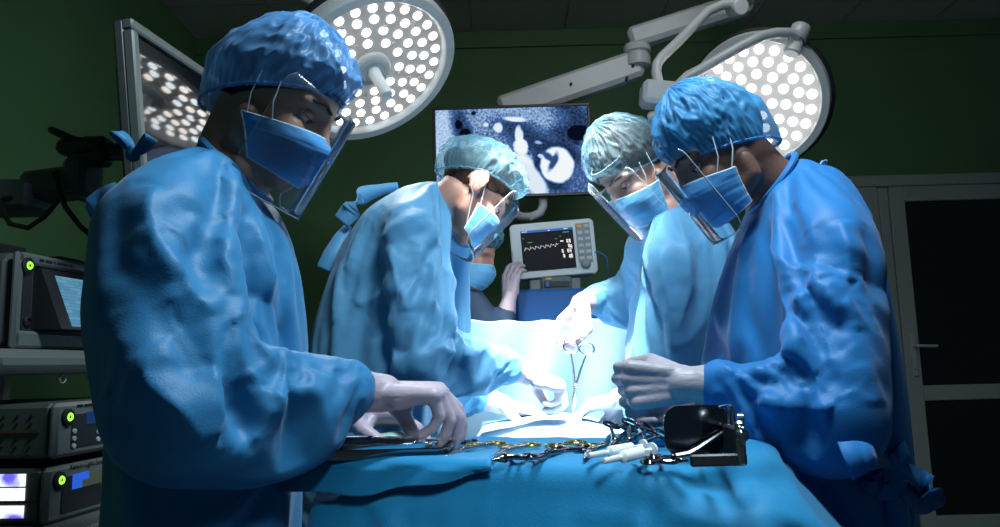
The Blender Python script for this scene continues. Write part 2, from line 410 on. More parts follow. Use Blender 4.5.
# its yoke and suspension, behind the head, up to the ceiling
u1 = unit(np.cross(n1, A(0,0,1))); 
yk = MB(); top = c1 - n1*.22 + A(-.25,.05,.20)
yk.tube([c1-n1*.03-u1*.28, c1-n1*.10-u1*.33, c1-n1*.2-u1*.2, top, (top[0]-.1,top[1]+.1,top[2]+.25),(top[0]-.1,top[1]+.1,ZC)],.022,14)
obj('yoke', yk, M['arm_grey'], L1)
# right lamp
c2 = P(757,102,2.75); n2 = facing(c2, -.16, .16, .95)
L2 = thing('surgical_lamp', 'round white surgical lamp glowing behind the surgeon at the right, held by a curved arm', 'lamp', c2, 'surgical ceiling lamps')
rl2 = .222
lamp_head(L2, c2, n2, rl2, [(.88,22,.05),(.68,17,.15),(.47,11,.0),(.25,6,.3)], None, 'plate_strong_glow', 1.32)
Yy = 2.55
obj('yoke', MB().tube([P(676,88,Yy),P(688,76,Yy-.02),P(700,70,Yy-.03),P(740,47,Yy-.05),P(762,36,Yy-.05),P(776,33,Yy-.04),P(790,33,Yy-.03),P(798,37,Yy-.02)],.0185,16), M['lamp_white'], L2)
a_ = P(802,26,Yy); b_ = P(791,54,Yy)
hub = obj('pivot', MB().lathe(a_, unit(b_-a_), [(.001,.0),(.03,.001),(.034,.006),(.034,.055),(.030,.06)],32,False), M['lamp_white'], L2)
obj('pivot_cap', MB().lathe(a_-unit(b_-a_)*.003, unit(b_-a_), [(.001,.0),(.026,.0),(.028,.004)],32,False), M['rubber'], hub, label='black cap on the pivot')
obj('pivot_collar', MB().lathe(a_+unit(b_-a_)*.06, unit(b_-a_), [(.024,-.002),(.026,.0),(.031,.05),(.026,.055),(.001,.055)],32,False), M['arm_grey'], L2)
Yb = 2.55
bxm = MB(); pa = P(641,94,Yb); pb = P(700,99,Yb); ax = unit(pb-pa); up = unit(np.cross(np.cross(ax,A(0,0,1)),ax)); fw = np.cross(up,ax)
Mx = np.stack([ax, fw, up],1)
bxm.box((pa+pb)/2,(np.linalg.norm(pb-pa),.10,.085),Mx,bev=.014)
bo = obj('yoke_housing', bxm, M['lamp_white'], L2)
dt = MB()
for t in (.55,.63,.71,.79): dt.lathe(pa+(pb-pa)*t+fw*-.050+up*.022, -fw, [(.0001,.0035),(.006,.003),(.006,.0)],12,False)
obj('vent_dots', dt, M['rubber'], bo)
obj('side_handle', MB().chain([P(652,116,Yb),P(690,117,Yb)],[.017,.017]), M['lamp_white'], L2)
obj('down_tube', MB().tube([P(737,3,2.7),P(722,5,2.7),P(708,11,2.7),P(680,40,2.64),P(662,57,2.6),P(657,64,2.58),P(656,72,2.57),P(659,88,2.56)],.0185,14), M['lamp_white'], L2)
e_ = P(738,8,2.7); obj('elbow_cap', MB().lathe(e_, A(.1,-1,-.35), [(.001,-.05),(.03,-.05),(.03,.03),(.026,.034),(.001,.034)],28,False), M['arm_grey'], L2)
obj('drop_column', MB().tube([P(745,2,2.72),P(747,-30,2.74),A(P(747,-30,2.74)[0],2.74,ZC)],.035,16), M['arm_grey'], L2)

# articulated ceiling arm that carries the wall display
TA = thing('ceiling_arm', 'grey articulated ceiling arm reaching down behind the wall display', 'support arm', P(640,60,3.3))
def beam(p, q, w, h, bev=.02):
    d = unit(q-p); s_ = unit(np.cross(d, A(0,0,1))); up_ = np.cross(s_, d); return MB().box((p+q)/2, (np.linalg.norm(q-p), w, h), np.stack([d, -s_, up_],1), bev)
obj('lower_arm', beam(P(500,112,3.50), P(640,64,3.50), .10,.135), M['arm_grey'], TA)
uo = obj('upper_arm', beam(P(629,40,3.46), P(750,2,3.4), .09,.105), M['arm_grey'], TA)
jn = P(637,50,3.48); obj('joint', MB().lathe(jn-A(0,0,.055), A(0,0,1), [(.06,-.03),(.062,-.02),(.062,.02),(.052,.025),(.052,.035),(.066,.04),(.066,.07),(.06,.078),(.001,.08)],32), M['arm_grey'], TA)
sc_ = MB()
for px, py in ((571,84),(633,66),(627,78),(640,57)):
    sc_.lathe(P(px,py,3.445), A(0,-1,0), [(.007,-.03),(.007,.004),(.0005,.006)],12,False)
obj('screw', sc_, M['plastic_dark'], TA)
obj('ceiling_mount', MB().tube([P(752,0,3.4), A(P(752,0,3.4)[0],3.4,ZC)],.05,18), M['arm_grey'], TA)

# ------------------------------------------------------------------ wall display with the scan
def plane_axes(p00, p10, p01):
    U = p10-p00; W = p01-p00; return U, W
YT = 3.3
tl, tr, bl = P(433.5,109,YT), P(590.5,104,YT), P(436,201,YT)
ctr = P(512.5,151.5,YT); tw = np.linalg.norm(tr-tl); th = np.linalg.norm(bl-tl)
U = unit(tr-tl); W = unit(tl-bl); W = unit(W-U*np.dot(U,W)); N = np.cross(W, U)*-1     # N towards the room
N = np.cross(U, W)
if N[1] > 0: N = -N
TV = thing('wall_display', 'large wall display showing a grey and blue body scan', 'display', ctr)
MW = np.stack([U, -N, W],1)
obj('back_cover', MB().box(ctr-N*.03,(tw*.96,.04,th*.94),MW,bev=.012), M['plastic_dark'], TV)
bz = MB(); b_ = .014
for s_ in (-1,1):
    bz.box(ctr+W*s_*(th/2-b_/2), (tw,.03,b_), MW, bev=.003); bz.box(ctr+U*s_*(tw/2-b_/2), (b_,.03,th-2*b_), MW, bev=.003)
obj('bezel', bz, M['plastic_dark'], TV)
def ct_material():
    m = bpy.data.materials.new('lit_body_scan'); m.use_nodes = True; nt = m.node_tree; nt.nodes.remove(nt.nodes['Principled BSDF'])
    uv = nd(m,'ShaderNodeUVMap'); 
    nz = nd(m,'ShaderNodeTexNoise', Scale=7.0, Detail=3); lk(m, uv.outputs[0], nz.inputs['Vector'])
    wob = nd(m,'ShaderNodeVectorMath', operation='MULTIPLY_ADD'); wob.inputs[1].default_value = (.05,.05,0)
    sb = nd(m,'ShaderNodeVectorMath', operation='SUBTRACT'); sb.inputs[1].default_value = (.5,.5,.5); lk(m, nz.outputs['Color'], sb.inputs[0])
    lk(m, sb.outputs[0], wob.inputs[0]); lk(m, uv.outputs[0], wob.inputs[2])
    grain = nd(m,'ShaderNodeTexNoise', Scale=34.0, Detail=3, Roughness=.7); lk(m, uv.outputs[0], grain.inputs['Vector'])
    v = nd(m,'ShaderNodeMapRange'); v.inputs[1].default_value = .3; v.inputs[2].default_value = .7; v.inputs[3].default_value = .14; v.inputs[4].default_value = .80
    lk(m, grain.outputs[0], v.inputs[0]); cur = v.outputs[0]
    def blob(cx, cy, rx, ry, rot, val, soft=.25, mixg=0.0):
        nonlocal cur
        mp = nd(m,'ShaderNodeMapping', vector_type='TEXTURE')
        mp.inputs['Location'].default_value = ((cx-60)/685*1.777,1-(cy-85)/375,0); mp.inputs['Rotation'].default_value = (0,0,R(-rot)); mp.inputs['Scale'].default_value = (rx/375,ry/375,1)
        lk(m, wob.outputs[0], mp.inputs[0]); ln = nd(m,'ShaderNodeVectorMath', operation='LENGTH'); lk(m, mp.outputs[0], ln.inputs[0])
        r = nd(m,'ShaderNodeMapRange'); r.inputs[1].default_value = 1+soft; r.inputs[2].default_value = 1-soft; lk(m, ln.outputs['Value'], r.inputs[0])
        mx = nd(m,'ShaderNodeMix', data_type='FLOAT'); lk(m, r.outputs[0], mx.inputs[0]); lk(m, cur, mx.inputs[2])
        if mixg:
            ma = nd(m,'ShaderNodeMath', operation='MULTIPLY_ADD'); ma.inputs[1].default_value = mixg; ma.inputs[2].default_value = val-mixg*.43; lk(m, v.outputs[0], ma.inputs[0]); lk(m, ma.outputs[0], mx.inputs[3])
        else: mx.inputs[3].default_value = val
        cur = mx.outputs[0]
    blob(660,160,105,110,0,.10,.35,.5); blob(700,330,60,120,20,.30,.3,.6)
    blob(100,210,75,140,10,.66,.15,.5); blob(190,190,45,125,-20,.12,.35,.4); blob(250,170,26,130,-14,.42,.4,.7)
    blob(430,135,190,62,0,.50,.3,.7); blob(430,200,120,62,20,.12,.4,.5); blob(520,250,90,40,25,.10,.4,.4); blob(300,240,90,60,0,.40,.4,.7)
    blob(600,345,112,112,0,.08,.12,.3); blob(705,410,60,90,20,.30,.4,.6)
    blob(420,135,50,11,8,.95,.3); blob(343,170,20,22,20,.92,.2); blob(288,155,12,8,0,.9,.3); blob(435,210,18,45,-5,.93,.2); blob(440,255,32,38,0,1.0,.15); blob(520,240,18,8,20,.6,.4)
    blob(600,340,72,78,-15,1.0,.08); blob(583,325,15,42,25,.2,.35); blob(560,300,30,14,40,.2,.4)
    blob(440,350,52,62,0,.98,.15); blob(490,400,40,90,-35,.9,.2); blob(440,400,26,32,0,.45,.3)
    blob(530,300,12,8,0,.8,.4)
    blob(163,150,17,21,-15,.0,.12); blob(192,196,25,30,-10,.0,.1); blob(205,237,13,11,0,.0,.2); blob(700,203,48,35,-5,.0,.1); blob(690,245,18,10,20,.05,.4); blob(232,103,10,10,0,.0,.3)
    cr = nd(m,'ShaderNodeValToRGB'); el = cr.color_ramp.elements; el[0].color = (.002,.004,.012,1); el[1].color = (.93,.97,1,1)
    e = el.new(.35); e.color = (.055,.13,.34,1); e = el.new(.65); e.color = (.38,.58,.86,1)
    lk(m, cur, cr.inputs[0]); em = nd(m,'ShaderNodeEmission', Strength=.95); lk(m, cr.outputs[0], em.inputs[0]); lk(m, em.outputs[0], nt.nodes['Material Output'].inputs[0])
    return m
def screen(name, c, U, W, w, h, material, parent, asp=None):
    me = MB().add([c-U*w/2-W*h/2, c+U*w/2-W*h/2, c+U*w/2+W*h/2, c-U*w/2+W*h/2],[(0,1,2,3)]).mesh(name)
    ul = me.uv_layers.new(name='UVMap'); asp = asp or w/h
    for i, q in enumerate(((0,0),(asp,0),(asp,1),(0,1))): ul.data[i].uv = q
    return obj(name, me, material, parent, 0)
screen('screen', ctr+N*.011, U, W, tw-2*b_, th-2*b_, ct_material(), TV, 1.777)
obj('mount_pipe', MB().tube([P(543,197,YT+.04),P(543,206,YT+.03),P(540,213,YT+.02),P(531,217,YT+.02),P(522,217,YT+.05),P(516,214,YT+.09),P(514,205,YT+.13),P(512,185,YT+.14)],.02,16), M['plastic_white'], TV)
obj('mount_plate', MB().box(ctr+A(0,.09,0),(.16,.09,.16),bev=.01).box(ctr+A(0,.155,.06),(.09,.07,.30),bev=.01), M['plastic_dark'], TV)

# ------------------------------------------------------------------ vital signs monitor on a blue cabinet
Yv = 2.95
vtl, vtr, vbl = P(510,225,Yv), P(593,218,Yv), P(514,278,Yv); vc = P(553.5,249,Yv)
U = unit(vtr-vtl); W = unit(vtl-vbl); W = unit(W-U*np.dot(U,W)); N = np.cross(U,W); N = -N if N[1] > 0 else N
MV = np.stack([U,-N,W],1); vw = np.linalg.norm(vtr-vtl)*1.005; vh = np.linalg.norm(vtl-vbl)*1.04
cab_top = P(550,291,Yv)[2]
BC = thing('blue_cabinet', 'low blue equipment cabinet behind the drape under the vital signs monitor', 'cabinet', (P(548,300,Yv+.1)[0],Yv+.1,0))
cx = .235
obj('body', MB().box((cx,Yv+.12,cab_top/2),(.36,.42,cab_top),bev=.012), M['blue_cabinet'], BC)
for z in (.2,.45,.7): 
    dr = obj('drawer', MB().box((cx,Yv-.095,z),(.32,.02,.22),bev=.005), M['blue_cabinet'], BC); obj('drawer_handle', MB().tube([(cx-.1,Yv-.1,z+.05),(cx-.1,Yv-.13,z+.05),(cx+.1,Yv-.13,z+.05),(cx+.1,Yv-.1,z+.05)],.006,8), M['steel'], dr)
VM = thing('vital_signs_monitor', 'grey patient monitor with a dark screen showing a white wave trace', 'monitor', (vc[0],vc[1],cab_top))
ol = []
rr_ = .02
for (sx, sy, a0) in ((1,1,0),(-1,1,90),(-1,-1,180),(1,-1,270)):
    for k in range(6):
        a = R(a0+90*k/5); ol.append((sx*(vw/2-rr_)+rr_*math.cos(a), sy*(vh/2-rr_)+rr_*math.sin(a)))
obj('case', MB().prism(ol, .10, vc+N*.0, U, W).prism([(x*.975,y*.97) for x,y in ol],.012,vc+N*.008,U,W), M['plastic_white'], VM)
def on(u, v, d=.0): return vc + U*vw*u + W*vh*v + N*(.0085+d)
sw, sh = vw*.625, vh*.73
scr = obj('screen', MB().box(on(-.065,-.005,.0005),(sw,.004,sh),MV), M['screen_matte'], VM)
def scr_pt(a, b, d=.004): return on(-.065,-.005,.0) + U*sw*(a-.5) + W*sh*(.5-b) + N*d
obj('header_bar', MB().add([scr_pt(0,.0),scr_pt(1,.0),scr_pt(1,.055),scr_pt(0,.055)],[(0,1,2,3)]), M['bar_blue'], scr, 0)
pts = []
for k in range(7):
    x = .05+.098*k; pts += [scr_pt(x,.50-.008*k,.005), scr_pt(x+.026,.41-.008*k,.005), scr_pt(x+.045,.455-.008*k,.005), scr_pt(x+.06,.43-.008*k,.005)]
obj('wave_trace', MB().tube(pts, .0010, 5), M['trace'], scr, 0)
dg_ = MB()
def quad(mb, a, b, w, h): mb.add([scr_pt(a,b,.005),scr_pt(a+w,b,.005),scr_pt(a+w,b+h,.005),scr_pt(a,b+h,.005)],[(0,3,2,1)])
for (a, b) in ((.855,.29),(.90,.29),(.88,.41),(.92,.43),(.855,.53),(.9,.53),(.88,.67),(.915,.66),(.75,.53),(.77,.65)):
    quad(dg_,a,b,.035,.022); quad(dg_,a,b+.04,.035,.022); quad(dg_,a+.004,b,.01,.085); quad(dg_,a+.024,b+.03,.011,.07)
quad(dg_,.74,.31,.06,.03); quad(dg_,.52,.028,.04,.014); quad(dg_,.82,.02,.08,.014); quad(dg_,.03,.02,.1,.014)
obj('readout_digits', dg_, M['digits'], scr, 0)
tg = MB(); quad(tg,.8,.1,.12,.022); quad(tg,.73,.19,.03,.02); quad(tg,.03,.18,.03,.02); quad(tg,.12,.29,.09,.018); quad(tg,.64,.25,.05,.016)
obj('readout_text', tg, M['text_green'], scr, 0)
obj('key_panel', MB().box(on(.365,.06,.0),(vw*.17,.003,vh*.72),MV), M['plastic_grey'], VM)
for i in range(2):
    for j in range(6):
        o = obj('key', MB().box(on(.325+.085*i,.36-.115*j,.002),(vw*.062,.006,vh*.06),MV,bev=.002), M['orange'] if (i,j) == (0,0) else M['button'], VM)
        if (i,j) == (0,0): o['label'] = 'orange alarm key'
obj('dial', MB().lathe(on(.36,-.32,.0), N, [(.021,-.002),(.021,.006),(.018,.007),(.016,.012),(.013,.018),(.001,.019)],28,False), M['plastic_grey'], VM)
bd = P(555,283,Yv+.02)
bk = obj('base_dock', MB().box((bd[0],bd[1]+.06,(cab_top+.003+bd[2]+.02)/2),(.205,.14,bd[2]+.016-cab_top),bev=.006), M['plastic_grey'], VM)
obj('dock_clamp', MB().box((bd[0]+.003,bd[1]-.022,bd[2]-.006),(.12,.05,.055),bev=.006), M['case_pale'], VM)
obj('dock_window', MB().box((bd[0]+.003,bd[1]-.048,bd[2]-.010),(.10,.006,.024),bev=.002), M['plastic_dark'], VM)
obj('dock_button', MB().box((bd[0]-.028,bd[1]-.048,bd[2]+.012),(.022,.008,.008),bev=.002), M['orange'], VM, label='small orange dock button'); obj('dock_button', MB().box((bd[0]-.033,bd[1]-.052,bd[2]-.010),(.016,.008,.022),bev=.002), M['blue_knob'], VM, label='blue dock button')
obj('dock_button', MB().box((bd[0]+.03,bd[1]-.048,bd[2]+.013),(.014,.008,.008),bev=.002), M['blue_knob'], VM, label='small blue dock button')
obj('neck', MB().box((bd[0],bd[1]+.05,(bd[2]+vc[2])/2),(.10,.05,vc[2]-bd[2]),bev=.006), M['plastic_grey'], VM)
cb = P(594,252,Yv-.01); obj('sensor_cable', MB().tube([cb, cb+A(.02,0,.0), cb+A(.05,.01,-.02), cb+A(.056,.03,-.07), cb+A(.058,.06,-.10)],.0025,6), M['blue_knob'], VM)

# ------------------------------------------------------------------ left side: big monitor on its arm, endoscopy tower
UPZ = A(0,0,1); mA = P(132,17,1.5)
nm = unit(A(.99,.137,0))
for _ in range(30):                                 # angled so that its glass mirrors the lamp
    d_ = ray(157,92); S_ = CAMLOC + d_*(np.dot(mA-CAMLOC,nm)/np.dot(d_,nm)); nm = unit(unit(CAMLOC-S_)+unit(c1-S_))
dm2 = unit(A(-nm[1],nm[0],0)); dm2 = np.array(Matrix.Rotation(R(5),3,Vector(nm)) @ Vector(dm2)); um2 = np.cross(nm, dm2)
if um2[2] < 0: um2 = -um2
mw_, mh_ = .58, .44
mc = mA + dm2*mw_/2 - um2*mh_/2 - nm*.02
MS = thing('surgical_monitor', 'large monitor seen edge on at the left, its black screen mirroring the lamp', 'monitor', mc)
MM = np.stack([dm2, nm, um2],1)
if np.linalg.det(MM) < 0: MM[:,1] *= -1
obj('case', MB().box(mc-nm*.012,(mw_,.026,mh_),MM,bev=.006), M['case'], MS)
bz = MB()
for s_ in (-1,1): bz.box(mc+um2*s_*(mh_/2-.012)+nm*.008,(mw_,.024,.024),MM,bev=.004).box(mc+dm2*s_*(mw_/2-.012)+nm*.008,(.024,.024,mh_-.048),MM,bev=.004)
obj('bezel', bz, M['case_pale'], MS)
obj('screen', MB().box(mc+nm*.006,(mw_-.046,.006,mh_-.046),MM), M['screen_off'], MS)
obj('back_cover', MB().box(mc-nm*.05-um2*.02,(mw_*.72,.05,mh_*.80),MM,bev=.012), M['plastic_dark'], MS)
LA = thing('monitor_arm', 'grey green jointed arm with hanging cables at the left wall', 'support arm', P(40,200,1.78))
Ya = 1.78
obj('lower_arm', MB().box(P(8,199,Ya),(.17,.11,.075),bev=.012), M['case'], LA)
obj('swivel', MB().lathe(P(36,186,Ya), A(0,0,1), [(.001,-.025),(.032,-.025),(.036,-.02),(.036,.0),(.03,.012),(.001,.012)],24), M['case_pale'], LA)
obj('middle_arm', beam(P(28,189,Ya),P(93,181,Ya),.085,.07,.012), M['case'], LA)
obj('joint', MB().box(P(83,180,Ya-.01),(.055,.10,.095),bev=.012).lathe(P(84,158,Ya),A(0,0,1),[(.001,-.02),(.034,-.02),(.034,.012),(.026,.022),(.001,.022)],24), M['case'], LA)
obj('monitor_bracket', MB().box(P(80,149,Ya-.01),(.09,.07,.035),bev=.01).box(P(97,152,Ya-.01),(.06,.05,.07),bev=.008), M['plastic_dark'], LA)
obj('mounting_arm', MB().tube([P(97,152,Ya-.01), P(97,152,Ya-.01)*.5+(mc-nm*.1)*.5, mc-nm*.07],.022,12), M['plastic_dark'], LA)
obj('release_lever', MB().chain([P(52,130,Ya-.03),P(75,141,Ya-.03),P(96,146,Ya-.03)],[.009,.011,.017]), M['rubber'], LA)
obj('cable', MB().tube([P(2,210,Ya-.06),P(10,224,Ya-.07),P(28,228,Ya-.07),P(44,217,Ya-.07),P(57,202,Ya-.075),P(61,196,Ya-.075),P(56,182,Ya-.075),P(53,174,Ya-.07),P(57,172,Ya-.05)],.006,8)
      .tube([P(57,176,Ya-.08),P(58,190,Ya-.085),P(66,208,Ya-.08),P(80,226,Ya-.08),P(96,240,Ya-.06)],.006,8).tube([P(-4,205,Ya),P(4,198,Ya-.062),P(12,197,Ya-.062)],.005,8), M['rubber'], LA)
obj('wall_arm', beam(P(-12,200,Ya),A(XL+.02,2.3,P(0,200,Ya)[2]),.08,.07,.012), M['case'], LA)

dt_ = unit(A(.105,.995,0)); nt_ = A(dt_[1],-dt_[0],0)
def DV(o, a, b, c): return o + dt_*a + nt_*b + UPZ*c
MD = np.stack([dt_, nt_, UPZ],1)
if np.linalg.det(MD) < 0: MD = np.stack([dt_, -nt_, UPZ],1)
Yd = 1.52
o1 = P(8,345,Yd); h1 = P(8,247,Yd)[2]-o1[2]
o2 = P(51,459,Yd); h2 = P(51,404,Yd)[2]-o2[2]
o3 = P(42,526,Yd); h3 = P(42,469,Yd)[2]-o3[2]
CT = thing('equipment_cart', 'tall grey equipment cart at the left edge carrying stacked endoscopy devices', 'cart', (o1[0]-.2,o1[1]+.2,0))
sh_ = MB(); sh_.box(DV(o1,.22,-.19,-.034),(.62,.48,.05),MD,bev=.018)
obj('upper_shelf', sh_, M['case_pale'], CT)
obj('hanging_hook', MB().torus(DV(o1,.14,.02,-.070),nt_,.010,.0018,16,6), M['plastic_grey'], CT)
obj('lower_shelf', MB().box(DV(o3,.2,-.16,-.022),(.6,.52,.04),MD,bev=.012), M['case_pale'], CT)
for a in (-.06,.48): obj('post', MB().box((DV(o1,a,-.41,0)[0],DV(o1,a,-.41,0)[1],(o1[2]+.1)/2+.03),(.04,.04,o1[2]+.04),bev=.006), M['plastic_grey'], CT)
obj('base', MB().box((DV(o3,.2,-.16,0)[0],DV(o3,.2,-.16,0)[1],.10),(.5,.6,.08),bev=.02), M['plastic_grey'], CT)
for a, b in ((-.05,-.35),(-.05,.02),(.45,-.35),(.45,.02)):
    q = DV(o3,a,b,0); obj('caster', MB().lathe((q[0]-.015,q[1],.035),A(1,0,0),[(.001,0),(.034,0),(.034,.03),(.001,.03)],20), M['rubber'], CT)
def green_button(root, p):
    b = obj('power_button', MB().lathe(p, nt_, [(.017,-.002),(.017,.004),(.013,.006),(.001,.006)],24,False), M['rubber'], root, label='power button with a lit green ring')
    obj('lit_ring', MB().torus(p+nt_*.006, nt_, .0062, .0026, 18, 6), M['green_led'], b)
def marks(root, o, a0, c, n, name='lettering'):
    mb = MB(); a = a0
    for k in range(n):
        w = random.choice((.004,.006,.008)); mb.box(DV(o,a+w/2,.0015,c),(w,.001,.0055),MD); a += w+random.choice((.0015,.0015,.005))
    return mb
# top device
E1 = thing('endoscopy_console', 'endoscopy console with a tilted lit blue screen on the top shelf of the cart', 'medical device', DV(o1,.2,-.15,-.009))
obj('case', MB().box(DV(o1,.21,-.17,h1/2-.008),(.42,.33,h1),MD,bev=.02), M['case'], E1)
fb = MB(); t_ = .018
fb.box(DV(o1,.21,.003,h1-.02),(.42,.016,.024),MD,bev=.006).box(DV(o1,.21,.003,.012),(.42,.016,.036),MD,bev=.006)
for a in (.010,.41): fb.box(DV(o1,a,.003,h1/2-.008),(.022,.016,h1),MD,bev=.006)
obj('front_bezel', fb, M['case_pale'], E1)
obj('control_strip', MB().box(DV(o1,.038,.0,h1/2),(.03,.012,h1*.72),MD,bev=.003), M['plastic_dark'], E1)
green_button(E1, DV(o1,.026,.011,h1-.036))
obj('jack', MB().lathe(DV(o1,.04,.004,.05), nt_, [(.012,0),(.012,.006),(.007,.008),(.006,.003),(.001,.003)],18,False), M['rubber'], E1)
wd = MB(); zt1, zb1 = h1-.036, .034; V = [DV(o1,a,b,c) for a in (.065,.395) for b, c in ((-.004,zt1),(.012,zt1),(.066,zb1),(-.004,zb1))]
wd.add(V, [(0,1,2,3),(7,6,5,4),(0,4,5,1),(1,5,6,2),(2,6,7,3),(3,7,4,0)])
hd = obj('screen_housing', wd, M['plastic_dark'], E1)
dirs = unit(DV(o1,0,.066,zb1)-DV(o1,0,.012,zt1)); sn = np.cross(dt_, dirs); sn = sn if sn[0] > 0 else -sn
scm = bpy.data.materials.new('lit_console_screen'); scm.use_nodes = True
b__ = scm.node_tree.nodes['Principled BSDF']; b__.inputs['Base Color'].default_value = (0,0,0,1)
tcx = nd(scm,'ShaderNodeUVMap'); brk = nd(scm,'ShaderNodeTexBrick', Scale=3.0); brk.inputs['Color1'].default_value = (.10,.36,.62,1); brk.inputs['Color2'].default_value = (.20,.50,.74,1); brk.inputs['Mortar'].default_value = (.10,.24,.42,1); brk.inputs['Mortar Size'].default_value = .012; brk.inputs['Row Height'].default_value = .2; brk.inputs['Brick Width'].default_value = .9
lk(scm, tcx.outputs[0], brk.inputs['Vector']); lk(scm, brk.outputs[0], b__.inputs['Emission Color']); b__.inputs['Emission Strength'].default_value = .62; scm.cycles.emission_sampling = 'NONE'
pc = DV(o1,.235,.039,(zt1+zb1)/2-.004)+sn*.0025
screen('screen', pc, dt_, -dirs, .27, np.linalg.norm(DV(o1,0,.066,zb1)-DV(o1,0,.012,zt1))*.86, scm, hd)
obj('lettering', marks(E1,o1+nt_*.0105,.06,h1-.020,14), M['rubber'], E1)
obj('top_connector', MB().box(DV(o1,.05,-.07,h1+.003),(.09,.05,.022),MD,bev=.004), M['rubber'], E1)
obj('top_connector', MB().box(DV(o1,.24,-.06,h1+.002),(.09,.04,.018),MD,bev=.006), M['rubber'], E1)
obj('top_cable', MB().tube([DV(o1,.28,-.06,h1+.004),DV(o1,.33,-.06,h1+.012),DV(o1,.40,-.07,h1+.03),DV(o1,.45,-.09,h1+.02),DV(o1,.47,-.2,h1-.05)],.004,7), M['rubber'], E1)
# middle device
E2 = thing('image_processor', 'dark device with small blue display, directly above the glowing light source on the cart', 'medical device', DV(o2,.2,-.15,0))
obj('case', MB().box(DV(o2,.20,-.20,h2/2),(.39,.38,h2),MD,bev=.008), M['case'], E2)
obj('front_bezel', MB().box(DV(o2,.20,-.003,h2/2),(.40,.02,h2+.002),MD,bev=.008), M['case_pale'], E2)
obj('control_panel', MB().box(DV(o2,.215,.007,h2/2-.004),(.34,.004,h2*.66),MD,bev=.002), M['plastic_dark'], E2)
green_button(E2, DV(o2,.03,.009,h2*.74))
obj('display', MB().box(DV(o2,.12,.0095,h2*.68),(.06,.002,.026),MD), M['lcd_blue'], E2)
for a, cs in ((.052,(.46,.32,.18)),(.13,(.38,.24))):
    for c in cs: obj('key', MB().lathe(DV(o2,a,.008,h2*c), nt_, [(.0055,0),(.005,.004),(.001,.005)],14,False), M['button'], E2)
obj('lettering', marks(E2,o2+nt_*.0065,.06,h2*.93,9), M['rubber'], E2)
gr = MB()
for i in range(9):
    for j in range(5): gr.lathe(o2-dt_*-.003+nt_*(-.05-.03*i)+UPZ*(h2*(.22+.14*j)), -dt_, [(.003,-.001),(.003,.0015),(.0005,.0015)],8,False)
obj('side_vents', gr, M['rubber'], E2)
obj('side_stripe', MB().box(DV(o2,.0025,-.20,h2*.5),(.003,.34,.005),MD), mat('brown_stripe',(.10,.035,.02),.6), E2)
# bottom device
E3 = thing('light_source', 'dark light source box with glowing side vents, lower of two on the cart', 'medical device', DV(o3,.2,-.15,0))
obj('case', MB().box(DV(o3,.20,-.20,h3/2),(.39,.38,h3),MD,bev=.008), M['case'], E3)
obj('front_bezel', MB().box(DV(o3,.20,-.003,h3/2),(.40,.02,h3+.002),MD,bev=.008), M['case_pale'], E3)
obj('control_panel', MB().box(DV(o3,.215,.007,h3/2-.004),(.35,.004,h3*.68),MD,bev=.002), M['plastic_dark'], E3)
green_button(E3, DV(o3,.03,.009,h3*.76))
for r_ in range(2):
    for k in range(12):
        obj('level_bar', MB().box(DV(o3,.075+.0105*k,.0095,h3*(.74-.14*r_)),(.0085,.002,.015),MD), M['lcd_bar'] if k < 5-2*r_ else M['lcd_pale'], E3, label='lit blue bar' if k < 5-2*r_ else None)
obj('indicator', MB().lathe(DV(o3,.26,.009,h3*.5), nt_, [(.005,0),(.005,.002),(.0005,.003)],12,False), emis('lit_red_dot',(1,.12,.02),.4), E3, label='small red light')
cu = bpy.data.curves.new('lettering','FONT'); cu.body = 'Xenon Light Source'; cu.size = .016; cu.extrude = .0003
to = bpy.data.objects.new('tmp',cu); COL.objects.link(to); tme = evald(to); bpy.data.objects.remove(to)
tme.transform(Matrix.Translation(Vector(DV(o3,.06,.0085,h3*.905))) @ Matrix(np.stack([dt_,UPZ,nt_],1).tolist()).to_4x4())
obj('lettering', tme, M['rubber'], E3, 0)
vm = bpy.data.materials.new('glowing_vent'); vm.use_nodes = True; b__ = vm.node_tree.nodes['Principled BSDF']
tcx = nd(vm,'ShaderNodeTexCoord'); nz_ = nd(vm,'ShaderNodeTexNoise', Scale=18.0); lk(vm, tcx.outputs['Object'], nz_.inputs['Vector'])
crp = nd(vm,'ShaderNodeValToRGB'); crp.color_ramp.elements[0].position = .38; crp.color_ramp.elements[0].color = (.12,.10,.75,1); crp.color_ramp.elements[1].position = .52; crp.color_ramp.elements[1].color = (.85,.93,1,1)
lk(vm, nz_.outputs[0], crp.inputs[0]); lk(vm, crp.outputs[0], b__.inputs['Emission Color']); b__.inputs['Emission Strength'].default_value = 1.3; b__.inputs['Base Color'].default_value = (.1,.1,.1,1); vm.cycles.emission_sampling = 'NONE'
for c in (.80,.55,.24):
    vb = MB()
    for k in range(14): vb.box(DV(o3,.004,-.046-.0065*k,h3*c),(.003,.0048,.024),MD)
    obj('vent', vb, vm, E3, label='vent glowing white from the lamp inside')
obj('side_stripe', MB().box(DV(o3,.0025,-.12,h3*.42),(.003,.2,.004),MD), bpy.data.materials['brown_stripe'], E3)

